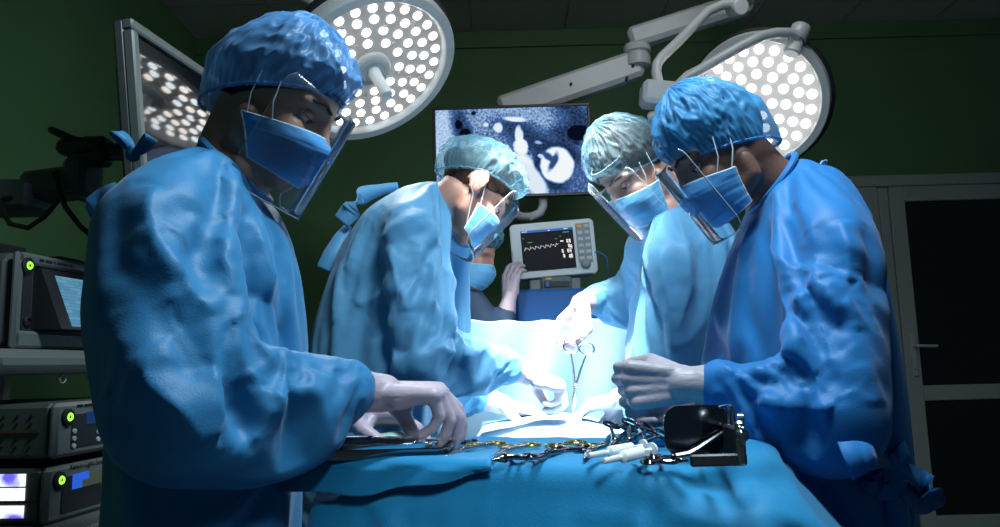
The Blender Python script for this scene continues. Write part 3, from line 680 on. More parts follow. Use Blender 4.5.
# ------------------------------------------------------------------ cloth simulation helper (run here, result kept as a plain mesh)
def simulate(me, colliders, pins, frames, shrink, bend=.3, stiff=8, mass=.15, dist=.004, selfc=False, quality=5, grav=1.0, thick=.003):
    ob = link('tmp_cloth', me); cos = []
    for cm in colliders:
        co = link('tmp_col', cm); co.modifiers.new('c','COLLISION'); co.collision.thickness_outer = thick; co.collision.cloth_friction = 8; cos.append(co)
    m = ob.modifiers.new('cl','CLOTH'); s = m.settings
    if pins is not None:
        vg = ob.vertex_groups.new(name='pin')
        for i, w in enumerate(pins):
            if w > 0: vg.add([i], float(w), 'REPLACE')
        s.vertex_group_mass = 'pin'; s.pin_stiffness = 1
    s.quality = quality; s.mass = mass; s.shrink_min = s.shrink_max = shrink
    s.tension_stiffness = s.compression_stiffness = stiff; s.shear_stiffness = stiff/2; s.bending_stiffness = bend; s.bending_model = 'ANGULAR'; s.air_damping = 3
    s.effector_weights.gravity = grav
    m.collision_settings.use_collision = bool(colliders); m.collision_settings.distance_min = dist; m.collision_settings.use_self_collision = selfc
    m.point_cache.frame_end = frames+2
    for f in range(1, frames+1): SC.frame_set(f)
    out = evald(ob); bpy.data.objects.remove(ob)
    for c in cos: bpy.data.objects.remove(c)
    SC.frame_set(1); return out
from mathutils.kdtree import KDTree
def subdiv(me, lv=1):
    ob = link('tmp', me); q = ob.modifiers.new('s','SUBSURF'); q.levels = lv; out = evald(ob); bpy.data.objects.remove(ob); return out
def normals(me):
    a = np.empty(len(me.vertices)*3); me.vertices.foreach_get('normal', a); return a.reshape(-1,3)
def fold(me, n, dirfn, seed, amp=(.004,.010), width=(.008,.018), length=(.06,.22), lines=(), zmin=.5, keep=None, jit=28):
    """sharp creases and soft troughs running over the cloth, as real relief"""
    rg = np.random.RandomState(seed); co = coords(me); no = normals(me); disp = np.zeros(len(co))
    kd = KDTree(len(co))
    for i, c in enumerate(co): kd.insert(c, i)
    kd.balance(); cand = np.where(co[:,2] > zmin)[0]; todo = []
    for k in range(n):
        i = cand[rg.randint(len(cand))]; p = co[i].copy(); d = unit(dirfn(p)); ang = R(rg.normal(0, jit)); L_ = rg.uniform(*length); pts = [p]
        bendr = R(rg.normal(0,5))
        for q in range(int(L_/.018)):
            nn = no[i]; t = d-nn*np.dot(d,nn)
            if np.linalg.norm(t) < .15: break
            t = unit(t); t = t*math.cos(ang)+np.cross(nn,t)*math.sin(ang); ang += bendr
            p = p+t*.018; c, i, _ = kd.find(p); p = np.array(c); pts.append(p)
        if len(pts) > 2: todo.append((np.array(pts), rg.choice((1,1,-1))*rg.uniform(*amp), rg.uniform(*width)))
    for pts, a_, w_ in lines:
        pp = []
        for p0, p1 in zip(pts[:-1], pts[1:]):
            m_ = max(2, int(np.linalg.norm(A(*p1)-A(*p0))/.015))
            for t in np.linspace(0,1,m_,endpoint=False): pp.append(np.array(kd.find(A(*p0)*(1-t)+A(*p1)*t)[0]))
        todo.append((np.array(pp), a_*1.25, w_*1.25))
    for pts, a_, w_ in todo:
        lo, hi = pts.min(0)-w_*4, pts.max(0)+w_*4; idx = np.where(np.all((co > lo)&(co < hi),1))[0]
        if not len(idx): continue
        q = co[idx]; best = np.full(len(idx), 9.); bt = np.zeros(len(idx)); m_ = len(pts)-1
        for j in range(m_):
            ab = pts[j+1]-pts[j]; l2 = np.dot(ab,ab)+1e-12; t = np.clip(((q-pts[j])@ab)/l2,0,1); dd = np.linalg.norm(q-pts[j]-t[:,None]*ab,axis=1)
            u = dd < best; best[u] = dd[u]; bt[u] = (j+t[u])/m_
        env = np.sin(np.clip(bt,0,1)*PI)**.6
        x = best/w_; disp[idx] += a_*env*(np.exp(-x*1.1)-.40*np.exp(-((x-2.4)/1.2)**2))
    if keep is not None: disp *= keep(co)
    disp = np.clip(disp,-.010,.015)
    setco(me, co+no*disp[:,None]); return me
def finish_cloth(o, sub=1, solid=0):
    if solid: s = o.modifiers.new('solid','SOLIDIFY'); s.thickness = solid; s.offset = 0
    if sub: s = o.modifiers.new('sub','SUBSURF'); s.levels = sub; s.render_levels = sub

# ------------------------------------------------------------------ tables and drapes
TY0 = 1.0; TZ = P(510,465,TY0)[2]; TY1 = PZ(500,440,TZ)[1]
TX0 = P(262,462,TY0)[0]; TX1 = P(770,466,TY0)[0]
IT = thing('instrument_table', 'steel instrument table hidden under the blue drape in the foreground', 'table', ((TX0+TX1)/2,(TY0+TY1)/2,0))
txc, tyc = (TX0+TX1)/2, (TY0+TY1)/2; tw_, td_ = TX1-TX0, TY1-TY0
e0_, e1_ = PZ(252,460,TZ), PZ(770,470,TZ); TROT = Matrix.Translation((txc,TY0,0)) @ Matrix.Rotation(math.atan2(e1_[1]-e0_[1], e1_[0]-e0_[0]), 4, 'Z') @ Matrix.Translation((-txc,-TY0,0))
def rotm(mb): me = mb.mesh('t'); me.transform(TROT); return me
obj('table_top', rotm(MB().box((txc,tyc,TZ-.050),(tw_-.09,td_-.09,.03),bev=.008)), M['steel'], IT)
for sx in (-1,1):
    for sy in (-1,1): obj('leg', rotm(MB().tube([(txc+sx*(tw_/2-.07),tyc+sy*(td_/2-.07),.0),(txc+sx*(tw_/2-.07),tyc+sy*(td_/2-.07),TZ-.066)],.015,12)), M['steel'], IT)
obj('lower_rail', rotm(MB().tube([(txc-tw_/2+.07,tyc-td_/2+.07,.2),(txc+tw_/2-.07,tyc-td_/2+.07,.2),(txc+tw_/2-.07,tyc+td_/2-.07,.2),(txc-tw_/2+.07,tyc+td_/2-.07,.2),(txc-tw_/2+.07,tyc-td_/2+.07,.2)],.01,8)), M['steel'], IT)
ov = .52
def sheet(u, v): return A(TX0-.24+(tw_+.74)*u, TY0-ov+(td_+ov+.20)*v, TZ+.016+.003*mnoise.noise((u*9,v*7,1.3)))
dm_ = MB().grid(sheet, 84, 60).mesh('d')
dm_ = simulate(dm_, [MB().box((txc,tyc,TZ/2+.05),(tw_-.012,td_-.012,TZ-.1),bev=.012).add([(TX1-.02,TY0+.03,TZ-.012),(TX1-.02,TY1-.03,TZ-.012),(TX1+.17,TY1-.03,TZ-.24),(TX1+.17,TY0+.03,TZ-.24),(TX1-.02,TY0+.03,TZ-.3),(TX1-.02,TY1-.03,TZ-.3)],[(0,3,2,1),(4,5,2,3),(0,4,3),(1,2,5),(0,1,5,4)]).mesh('c')], None, 46, -.012, bend=.12, stiff=10, mass=.2, dist=.003, thick=.002, selfc=False)
dm_ = fold(subdiv(dm_,1), 46, lambda p: A(.5,0,-1) if p[2] < TZ-.02 else A(1,.3,0), 5, amp=(.002,.006), width=(.010,.022), length=(.1,.35), zmin=.45, jit=40, keep=lambda c: np.where(c[:,2] > TZ-.015, .35, 1.))
dm_.transform(TROT)
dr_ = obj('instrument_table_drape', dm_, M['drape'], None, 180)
hv_ = MB()
def hemf(u, v):
    p = PZ(246,460,TZ)*(1-u)+PZ(492,464.5,TZ)*u; ln = .034*(1-max(0,(u-.55)/.45))+.002*math.sin(u*17)
    fw = A(0,-1,0); rr = .012
    if v < .3: q = p+A(0,.045-.045*v/.3,.0055-.002*0)
    elif v < .5: a = (v-.3)/.2*PI/2; q = p+fw*rr*math.sin(a)+UPZ*(.0055-rr+rr*math.cos(a))
    else: q = p+fw*(rr+.004*math.sin(u*23+v*3))+UPZ*(.0055-rr-ln*(v-.5)/.5)
    return q+A(0,-.004,0)
hv_.grid(hemf, 70, 26)
hm = obj('folded_hem', hv_, M['drape'], dr_, 180); hm.modifiers.new('solid','SOLIDIFY').thickness = .004
tag(dr_, 'blue cloth drape covering the instrument table in the foreground', 'drape')

SX, SY = .125, 2.08; OZ = P(566,424,2.05)[2]
OT = thing('operating_table', 'operating table standing under the light blue patient drape', 'table', (SX+.02,2.3,0))
obj('table_top', MB().box((SX+.0,2.19,OZ-.16),(.34,1.0,.06),bev=.02), M['plastic_dark'], OT)
obj('column', MB().box((SX,2.2,.45),(.24,.34,.75),bev=.02), M['steel'], OT); obj('base', MB().box((SX,2.2,.05),(.32,.9,.1),bev=.03), M['steel'], OT)
hw = .20
def op(u, v):
    y = 1.66+.93*v; s = (u-.5)*2*(hw+.62); ax_ = abs(s)
    mound = .055*math.exp(-((s)/.2)**2-((y-2.1)/.34)**2)
    e = .05
    if ax_ < hw: x, z = s, OZ-.03+mound
    else: x, z = math.copysign(hw+.03*math.sin((ax_-hw)*3)+.02*math.sin(y*16)*min(1,(ax_-hw)*3), s), OZ-.03-(ax_-hw)
    if v < .0001: z -= 0
    z += .006*mnoise.noise((s*6,y*6,.3))
    return A(SX+x, y, z)
og = MB().grid(op, 90, 60)
def opf(u, v):
    s = (u-.5)*2*hw; return A(SX+s, 1.66-.02*abs(math.sin(u*23))*v, (OZ-.03+.055*math.exp(-(s/.2)**2-(.44/.34)**2))*(1-v)+v*.42+.006*mnoise.noise((s*6,1.66*6,.3))*(1-v))
og.grid(opf, 40, 20)
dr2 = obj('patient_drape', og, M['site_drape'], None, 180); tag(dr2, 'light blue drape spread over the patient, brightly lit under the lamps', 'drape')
dr2.modifiers.new('solid','SOLIDIFY').thickness = .002
tL, tR = P(462,320,2.66), P(641,314,2.66)
def scrn(u, v):
    top_ = tL*(1-u)+tR*u; z = top_[2]*(1-v)+v*(OZ-.12)
    sag = .012*math.sin(u*PI)*(1-v)
    return A(top_[0]+(u-.5)*.10*v, 2.66 + .014*math.sin(u*20+v*3)*(.25+v) + .012*math.sin(u*5+v*2)*v - .01*v*v, z-sag+.003*math.sin(u*31))
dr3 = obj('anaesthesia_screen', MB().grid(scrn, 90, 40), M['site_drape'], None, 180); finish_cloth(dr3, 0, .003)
tag(dr3, 'upright light blue drape screen hung across the operating table behind the hands', 'drape')
scrf = thing('screen_frame', 'thin steel frame that holds up the drape screen across the operating table', 'frame', ((tL[0]+tR[0])/2,2.675,OZ-.2))
obj('frame_rod', MB().tube([(tL[0]+.02,2.69,OZ-.14),(tL[0]+.02,2.69,tL[2]-.02),(tR[0]-.02,2.69,tR[2]-.02),(tR[0]-.02,2.69,OZ-.14)],.008,10), M['steel'], scrf)
# patient: only the exposed skin at the incision shows
PT = thing('patient', 'person lying covered by the light blue drape, a small red incision exposed', 'person', (SX,2.2,OZ-.13))
pb_ = MB(); pb_.ell((SX,2.02,OZ-.072),(.155,.24,.052)).ell((SX,2.22,OZ-.078),(.15,.22,.045)).cone((SX,2.38,OZ-.092),(SX,2.46,OZ-.09),.034,.034).ell((SX,2.50,OZ-.088),(.065,.08,.038)).cone((SX-.075,1.95,OZ-.085),(SX-.08,1.76,OZ-.09),.05,.04).cone((SX+.075,1.95,OZ-.085),(SX+.08,1.76,OZ-.09),.05,.04)
obj('body', union(pb_,.012,3), M['skin_light'], PT, 180)
ip = P(565,426,2.0)
iz = OZ-.03+.055*math.exp(-((ip[0]-SX)/.2)**2-((2.0-2.1)/.34)**2)
obj('exposed_skin', MB().lathe((ip[0],2.0,iz-.004),(0,0,1),[(.03,0),(.027,.006),(.015,.008),(.001,.009)],28,False), M['skin_light'], PT)
obj('incision', MB().ell((ip[0],1.985,iz+.005),(.014,.008,.004)), M['wound'], PT, label='small red surgical incision')

# ------------------------------------------------------------------ people
class Head:
    def __init__(s, c, yaw, pitch, roll=0, ears=True):
        s.ears = ears
        s.c = A(*c); y, p = R(yaw), R(pitch); f = A(math.cos(y), math.sin(y), 0)
        F = f*math.cos(p)-UPZ*math.sin(p); Uh = UPZ*math.cos(p)+f*math.sin(p); Lh = np.cross(Uh, F)
        q = Matrix.Rotation(R(roll), 3, Vector(F)); s.F = F; s.L = np.array(q @ Vector(Lh)); s.U = np.array(q @ Vector(Uh)); s.M = np.stack([s.F, s.L, s.U], 1)
    def __call__(s, *p): return s.c + s.M @ A(*p)
    def local(s, pts): return (pts - s.c) @ s.M
def head_shape(mb, H):
    mb.ell(H(-.006,0,.020), (.099,.077,.090), H.M, 28, 18)
    mb.ell(H(.036,0,-.045), (.062,.061,.082), H.M, 24, 16)
    for s in (-1,1):
        mb.chain([H(.005,s*.058,-.055), H(.012,s*.054,-.085), H(.074,s*.014,-.116)], [.018,.02,.02])
        mb.cone(H(.088,s*.008,.010), H(.070,s*.050,.008), .012, .010)
        mb.ell(H(.064,s*.040,-.043), (.026,.022,.026), H.M)
        mb.cone(H(.102,s*.003,-.056), H(.100,s*.013,-.056), .009, .008)
        mb.cone(H(.092,s*.002,-.080), H(.080,s*.022,-.083), .009, .006)
        if not H.ears: continue
        er = H.M @ np.array(Matrix.Rotation(R(s*22),3,'Z'))
        mb.ell(H(-.012,s*.081,-.018), (.020,.007,.032), er); mb.ell(H(.002,s*.078,-.035),(.010,.007,.014), er)
        for k in range(9):
            a0, a1 = R(200-k*24), R(200-(k+1)*24)
            g = lambda a: H(-.012,s*.081,-.016)+er@A(.021*-math.cos(a)*-1, s*.004, .031*math.sin(a))
            mb.cone(g(a0), g(a1), .0048, .0048, 8, 3)
    mb.chain([H(.094,0,.006), H(.104,0,-.022), H(.118,0,-.048), H(.108,0,-.058)], [.0075,.008,.0105,.010])
    mb.cone(H(.088,0,-.078), H(.083,0,-.112), .018, .018)
def head_post(me, H):
    a = coords(me); l = H.local(a); d = np.zeros_like(a)
    for s in (-1,1):
        g = np.exp(-(((l[:,1]-s*.031)/.017)**2+((l[:,2]+.010)/.012)**2)) * (l[:,0] > .03)
        d += -H.F*(.0085*g)[:,None]
        g = np.exp(-(((l[:,0]-.002)/.008)**2+((l[:,2]+.022)/.012)**2+((l[:,1]-s*.088)/.012)**2)); d += -s*H.L*(.006*g)[:,None]
    setco(me, a+d)
def hand(W, D, N, side, curl=(45,45,25), thumb=None, sc=1.0, k=1.0, spread=1.0, back=None, cuff=.070, fl=(1,1,1,1), cr=.030):
    """five fingered hand as tapered capsules; k scales the thickness (body inside, glove outside)"""
    W = A(*W); D = unit(D); N = unit(A(*N)-D*np.dot(N,D)); T = np.cross(D,N)*side; mb = MB()
    base = [(.090,.027),(.094,.008),(.089,-.011),(.081,-.029)]; lens = [(.041,.025,.020),(.045,.029,.021),(.042,.027,.021),(.033,.020,.018)]
    rad = [(.0105,.0093,.0085,.0075),(.0108,.0095,.0086,.0076),(.0103,.0091,.0083,.0073),(.0092,.0082,.0075,.0067)]
    for i in range(4):
        f, t = base[i]; b = W + sc*(D*f + T*t - N*.002*abs(i-1.2))
        mb.cone(W + sc*(D*.004 + T*t*.55), b, .0155*sc*k, .0125*sc*k); mb.cone(W + sc*(D*.03 + T*t*.8 + N*.006), b+sc*(N*.002-D*.012), .013*sc*k, .010*sc*k)
        pts = [b]; th = 0; c = curl[i] if np.ndim(curl) == 2 else [q*fl[i]*(1+.06*(i-1)) for q in curl]
        for j in range(3):
            th += R(c[j]); d = D*math.cos(th)+N*math.sin(th)+T*(t*1.6*spread)*(math.cos(th)); pts.append(pts[-1]+unit(d)*lens[i][j]*sc)
        mb.chain(pts, [q*sc*k for q in rad[i]])
    th_ = thumb or [(.60,.62,.50),(.85,.15,.45),(.92,-.10,.35)]
    p = W + sc*(D*.018+T*.018+N*.008); pts = [p]
    for (a,b,c), ln in zip(th_, (.044,.034,.028)): pts.append(pts[-1]+unit(D*a+T*b+N*c)*ln*sc)
    mb.chain(pts, [.0165*sc*k,.0125*sc*k,.011*sc*k,.0085*sc*k])
    mb.cone(W+sc*(D*.02+T*.012+N*.008), pts[1], .016*sc*k, .0125*sc*k); mb.cone(W+sc*(D*.05+T*.024), pts[1], .011*sc*k, .010*sc*k)
    if back is not None:
        bd = unit(A(*back)-W)
        if cuff: mb.chain([W+D*.008, W+bd*.012, W+bd*.045, W+bd*cuff], [.0265*sc*k,.0275*sc*k,.033*sc*k,cr*sc*k], 20)
        else: mb.chain([W+D*.008, W+bd*.02, W+bd*.06], [.024*sc*k,.025*sc*k,.028*sc*k])
    return mb
def add_cap(root, H, m, kind='round', puff=1.0, back=0.0, side=0.0, seed=0, tilt=.55, z0=-.008, top=1.0, amp=1.0):
    nu, nv = 210, 64
    def f(u, v):
        a = 2*PI*u; e = PI/2*(v**.9)
        ca, sa = math.cos(a), math.sin(a)
        rF = (.103 if ca > 0 else .111+.075*back*min(1,v*3.2)**.7)*puff; rL = (.092+side)*puff
        flare = .90+.12*min(1,(v/.22))**.7
        x, y = rF*ca*math.cos(e)*flare, rL*sa*math.cos(e)*flare
        zb = z0+tilt*x*.93; zt = .132*top*puff
        z = zb+(zt-zb)*math.sin(e)
        if ca < 0: z -= back*.05*ca*ca*(1-v)*1.2
        p = Vector((x,y,z)); d = p.normalized()
        wp = mnoise.noise(p*9+Vector((seed,2,5)))*.9; sd = Vector((seed*3.1,seed*1.7,seed))
        q = Vector((ca*2.1+wp*.5, sa*2.1+wp*.4, e*.85+wp*.3)); f2 = Vector((0,0,e*1.1))
        n = 1-abs(mnoise.noise(q*1.5+sd))*2.6; n2 = 1-abs(mnoise.noise(q*3.2+sd+f2))*2.6; n3 = 1-abs(mnoise.noise(p*34+sd))*2.2
        w = min(1, v*5)
        g = (.0075*max(n,-.2)+.0060*max(n2,-.2)*(1-.5*v)+.0016*max(n3,-.3)+.0044)*amp*w + .0022*math.sin(a*62+3*mnoise.noise(Vector((a*3,seed,0))))*math.exp(-(v/.10)**2)
        p += d*g
        return H(*p)
    mb = MB().grid(f, nu, nv)
    o = obj('cap', mb, m, root, 180)
    band = [f(i/90, .012) for i in range(90)]
    band = [p+ (p-H(0,0,0))*.0+unit(p-H(0,0,.03))*.001*math.sin(i*2.9) for i, p in enumerate(band)]
    obj('elastic_band', MB().ring(band, .0024, 7), m, o)
    return o, f
def add_hair(root, H, m, tilt=.62, z0=-.022, bun=None):
    mb = MB(); n, k = 36, 22; V = []
    def pt(a, e):
        q = A(.1008*math.cos(a)*math.cos(e)-.006, .0788*math.sin(a)*math.cos(e), .0918*math.sin(e)+.020); return q
    rows = []
    for j in range(k+1):
        row = []
        for i in range(n):
            a = 2*PI*i/n; lo = -1.0
            for _ in range(40):                        # the hair line lies on a tilted plane
                q = pt(a, lo)
                if q[2] > z0+tilt*q[0]: break
                lo += .05
            e = lo+(PI/2-.001-lo)*j/k; q = pt(a, e); row.append(H(*(q*(1+.012*mnoise.noise((a*7, e*2, 1))))))
        rows.append(row)
    V = [p for r in rows for p in r]; F = [(j*n+i, j*n+(i+1)%n, (j+1)*n+(i+1)%n, (j+1)*n+i) for j in range(k) for i in range(n)]
    mb.add(V, F)
    if bun: mb.ell(H(*bun[0]), bun[1], H.M)
    o = obj('hair', mb, m, root, 180); return o
def add_mask(root, H, m, f0=.02, f1=.045, short=0):
    nu, nv = 60, 34
    zc = [(-.026,.107),(-.045,.124),(-.062,.1265),(-.085,.1215),(-.108,.1125),(-.128,.098)]
    def lerp(t, arr):
        x = t*(len(arr)-1); i = min(int(x), len(arr)-2); fr_ = x-i; return tuple(a*(1-fr_)+b*fr_ for a, b in zip(arr[i], arr[i+1]))
    def f(u, v):
        s = (u-.5)*2; z, Fc = lerp(v, zc); z += short*v; 
        sd = abs(s); zs = -.056-(.068-short*.8)*v; Fs = f0+(f1-f0)*v; Wd = .078-.014*v
        y = Wd*math.sin(s*PI/2*.98); c_ = max(0,math.cos(s*PI/2*.98))
        Fx = Fs+(Fc-Fs)*c_**.72
        zz = z+(zs-z)*sd**1.7
        pl = ((v*3.6+.15) % 1.0); ple = (.0032*(1-pl) if .12 < v < .92 else .0012)*(.35+.65*c_)
        wr = .0016*mnoise.noise((s*5,v*9,H.c[0]*7))+.0012*mnoise.noise((s*14,v*5,H.c[1]*7))
        return H(Fx+(ple+wr)*c_+.001, y*(1+(ple+wr)*6*(1-c_)), zz)
    me = MB().grid(f, nu, nv).mesh('mask'); o = obj('mask', me, m, root, 180); o.modifiers.new('solid','SOLIDIFY').thickness = .0014
    ed = MB()
    ed.tube([f(i/nu, 0) for i in range(nu+1)], .0017, 6).tube([f(i/nu, 1) for i in range(nu+1)], .0017, 6)
    for u in (0,1): ed.tube([f(u, j/nv) for j in range(nv+1)], .0022, 6)
    obj('edge_binding', ed, M['mask_edge'], o)
    for s, u in ((-1,0.015),(1,.985)):
        lp = MB().tube([f(u,0), f(u,0)*.5+H(.012,s*.0835,-.018)*.5, H(.012,s*.0835,-.018), H(.002,s*.086,.004), H(-.016,s*.090,.010)], .0013, 6)
        lp.v = []; lp.f = []
        if not H.ears:
            for du, F_ in ((0,.0),(.10,.035)):
                q_ = f(u+du if u < .5 else u-du, 0); obj('ear_loop', MB().tube([q_, q_*.5+H(F_,s*.078,.0)*.5+H.L*s*.006, H(F_,s*.078,.012)], .0011, 6), M['mask_edge'], o)
            continue
        lp.tube([f(u,0), H(.012,s*.0835,-.018), H(.002,s*.086,.004), H(-.016,s*.090,.010), H(-.028,s*.093,.0), H(-.028,s*.092,-.025), H(-.014,s*.090,-.045), H(.0,s*.084,-.050), H(.018,s*.079,-.075), f(u,1)], .0013, 6)
        obj('ear_loop', lp, M['mask_edge'], o)
    return o
def add_shield(root, H, ztop=.02, zbot=-.155, front=.130, depth=.06, half=.100, side=.0007):
    def f(u, v):
        q = (u-.5)*2; z = ztop+(zbot-ztop)*v; cr = max(0,(v-.86)/.14)**2*.10+max(0,(.10-v)/.10)**2*.06
        q *= 1-cr*(abs(q)**3); return H(front-depth*q*q, half*q*(1-.12*q*q*(depth/.06)), z+.012*q*q*(1-v))
    me = MB().grid(f, 40, 20).mesh('face_shield'); o = obj('face_shield', me, M['shield'], root, 180); o.modifiers.new('solid','SOLIDIFY').thickness = .0009
    obj('visor_edge', MB().tube([f(i/40,1) for i in range(41)], .0013, 6), M['shield_edge'], o, label='shiny lower edge of the clear visor')
    for u in (0,1): obj('visor_edge', MB().tube([f(u,j/20) for j in range(21)], side, 6), M['shield_edge'], o)
    fm = MB()
    fm.ribbon([H(-.006+.100*math.cos(R(a)), .078*math.sin(R(a)), ztop+.026) for a in range(-50,51,4)], H.U, .012, .002)
    obj('forehead_foam', fm, M['foam'], o)
    return o
def add_eyes(root, H, sk, brow='hair'):
    for s in (-1,1):
        c = H(.0735,s*.031,-.011); gz = unit(H.F*.86-H.U*.5)
        e = obj('eye', MB().ell(c, (.0122,)*3, H.M, 18, 12), M['eye'], root)
        obj('iris', MB().lathe(c+gz*.0112, gz, [(.0056,0),(.0045,.0012),(.001,.0016)], 16, False), M['iris'], e)
        ld = MB(); 
        def lf(u, v): a = (u-.5)*PI*1.0; b = R(8)+R(110)*v-R(22); r = .0136; return c + r*(math.cos(a)*math.cos(b)*H.F + math.sin(a)*H.L + math.cos(a)*math.sin(b)*H.U)
        ld.grid(lf, 16, 10); el = obj('eyelid', ld, M[sk], e, 180); el.modifiers.new('solid','SOLIDIFY').thickness = .0012
        obj('eyelashes', MB().tube([lf(i/10,.0)+H.F*.0014 for i in range(1,10)], [.0004]+[.0009]*7+[.0004], 6), M['hair'], e)
        obj('eyebrow', MB().chain([H(.0985,s*.012,.012), H(.094,s*.028,.018), H(.080,s*.048,.014)], [.0030,.0032,.0018], 8), M['hair'], root)

def person(label, base, H, torso, Lat, arms, sk, gm, nbase, group=None, voxel=.005, gvox=.0115, sim=True, frames=24, shrink=-.055, bend=3.0, nfold=20, lines=(), legs=True, gown_name='gown', bscale=.74, seed=1):
    root = thing('person', label, 'person', base, group)
    Lat = unit(Lat)
    rings = [(A(*c), hs, hl, Lat) for c, hs, hl in torso]
    # body
    b = MB(); head_shape(b, H)
    nb = A(*nbase); b.chain([H(-.022,0,-.055), (H(-.028,0,-.10)*.6+nb*.4), nb], [.056,.054,.064], 20)
    n_up = [r for r in rings if r[0][2] > .85]
    b.loft([(c, hs*bscale, hl*bscale, l) for c, hs, hl, l in n_up], 28, 2.2)
    for a in arms:
        S_, E_, W_ = [A(*q) for q in a['pts']]
        b.chain([(S_+n_up[1][0])/2, S_, E_, W_], [.06,.052,.040,.027])
        kw = dict(a['hand']); kw['k'] = .80; kw['cuff'] = 0; h = hand(W_, back=E_, **kw); b.add(h.v, h.f)
    if legs:
        hp_ = rings[-1][0] if rings[-1][0][2] > .6 else n_up[-1][0]
        hp_ = n_up[-1][0]; fwd = unit(np.cross(Lat, UPZ))
        if np.dot(fwd, H.F) < 0: fwd = -fwd
        for s in (-1,1):
            x = A(rings[-1][0][0], rings[-1][0][1], 0)+Lat*s*.085
            b.chain([hp_+Lat*s*.07, x*.5+A(hp_[0],hp_[1],0)*.5+Lat*s*.04+UPZ*.48, x+UPZ*.09], [.06,.05,.042]); b.chain([x+UPZ*.05-fwd*.04, x+UPZ*.045+fwd*.06, x+UPZ*.03+fwd*.15], [.045,.042,.03])
    me = union(b, voxel, 4, .5); head_post(me, H); obj('body', me, M[sk], root, 180)
    # gown: built loose, then draped by simulation
    def gown_vol(k, ks, vx, sm):
        g = MB(); g.loft([(c, hs*k, hl*k, l) for c, hs, hl, l in rings], 40, 2.3)
        for a in arms:
            S_, E_, W_ = [A(*q) for q in a['pts']]; r = a['r']; bd = unit(E_-W_)
            Ei = E_ + A(*a.get('eoff',(0,0,0)))
            mid = S_*.5+Ei*.5+A(*a.get('moff',(0,0,0))); fm_ = Ei*.5+W_*.5+A(*a.get('foff',(0,0,0)))
            end = W_+bd*(.030+r[2]*.6)
            in_ = n_up[1][0]*.45+S_*.55
            g.chain([in_, S_, mid, Ei, fm_, end], [r[0]*1.05*ks, r[0]*ks, (r[0]+r[1])/2*ks*1.02, r[1]*ks, (r[1]*.55+r[2]*.45)*ks, r[2]*(ks*.5+.5)], 22)
        return union(g, vx, sm, .5)
    gme = gown_vol(1, 1, gvox, 8)
    if sim:
        a_ = coords(gme); pins = np.zeros(len(a_)); top = rings[0][0]
        dn = np.linalg.norm(a_-top, axis=1); pins[dn < .088] = 1
        pins[a_[:,2] < .42] = 1
        for a in arms:
            S_, E_, W_ = [A(*q) for q in a['pts']]; pins[np.linalg.norm(a_-W_, axis=1) < .062] = 1
        cm = gown_vol(.84, .70, .028, 2)
        # body axis collider keeps the cloth from collapsing
        lw = np.array([[mnoise.noise((p[0]*7,p[1]*7,p[2]*4+seed)), mnoise.noise((p[0]*7+9,p[1]*7,p[2]*4)), 0] for p in a_]); setco(gme, a_ + .006*lw*(1-pins)[:,None])
        gme = simulate(gme, [cm], pins, frames, shrink, bend, grav=.45)
    if sim:
        gme = subdiv(gme, 1); segs = []
        for a in arms:
            S_, E_, W_ = [A(*q) for q in a['pts']]; segs += [(S_,E_),(E_,W_)]
        def dirfn(p):
            best = (9,None)
            for a0, a1 in segs:
                ab = a1-a0; t = np.clip(np.dot(p-a0,ab)/np.dot(ab,ab),0,1); d_ = np.linalg.norm(p-a0-ab*t)
                if d_ < best[0]: best = (d_, ab)
            return unit(best[1]) if best[0] < .12 else A(0,0,-1)
        wr_ = [A(*a['pts'][2]) for a in arms]
        def keep(co):
            k_ = np.clip((np.linalg.norm(co-rings[0][0],axis=1)-.08)/.05,0,1)
            for q in wr_: k_ = k_*np.clip((np.linalg.norm(co-q,axis=1)-.05)/.05,.25,1)
            return k_
        gme = fold(gme, nfold, dirfn, seed*11+3, amp=(.004,.010), width=(.012,.026), length=(.12,.40), jit=26, lines=lines, keep=keep)
    go = obj(gown_name, gme, gm, root, 180)
    t0 = rings[0]; ax = unit(rings[0][0]-rings[1][0]); Sx = unit(np.cross(Lat, ax))
    cp = [t0[0]+ax*.002+Sx*(t0[1]+.004)*math.cos(2*PI*i/40)+Lat*(t0[2]+.004)*math.sin(2*PI*i/40) for i in range(40)]
    obj('collar', MB().ring(cp, .0065, 8), gm, go)
    for a in arms:
        S_, E_, W_ = [A(*q) for q in a['pts']]; kw = dict(a['hand']); kw.setdefault('k', 1.08)
        gl = union(hand(W_, back=E_, **kw), .0026, 4, .5)
        obj('glove', gl, M[a.get('gm','glove')], root, 180)
    return root, go

NURSE = []
def P2(*a): return P(*a)
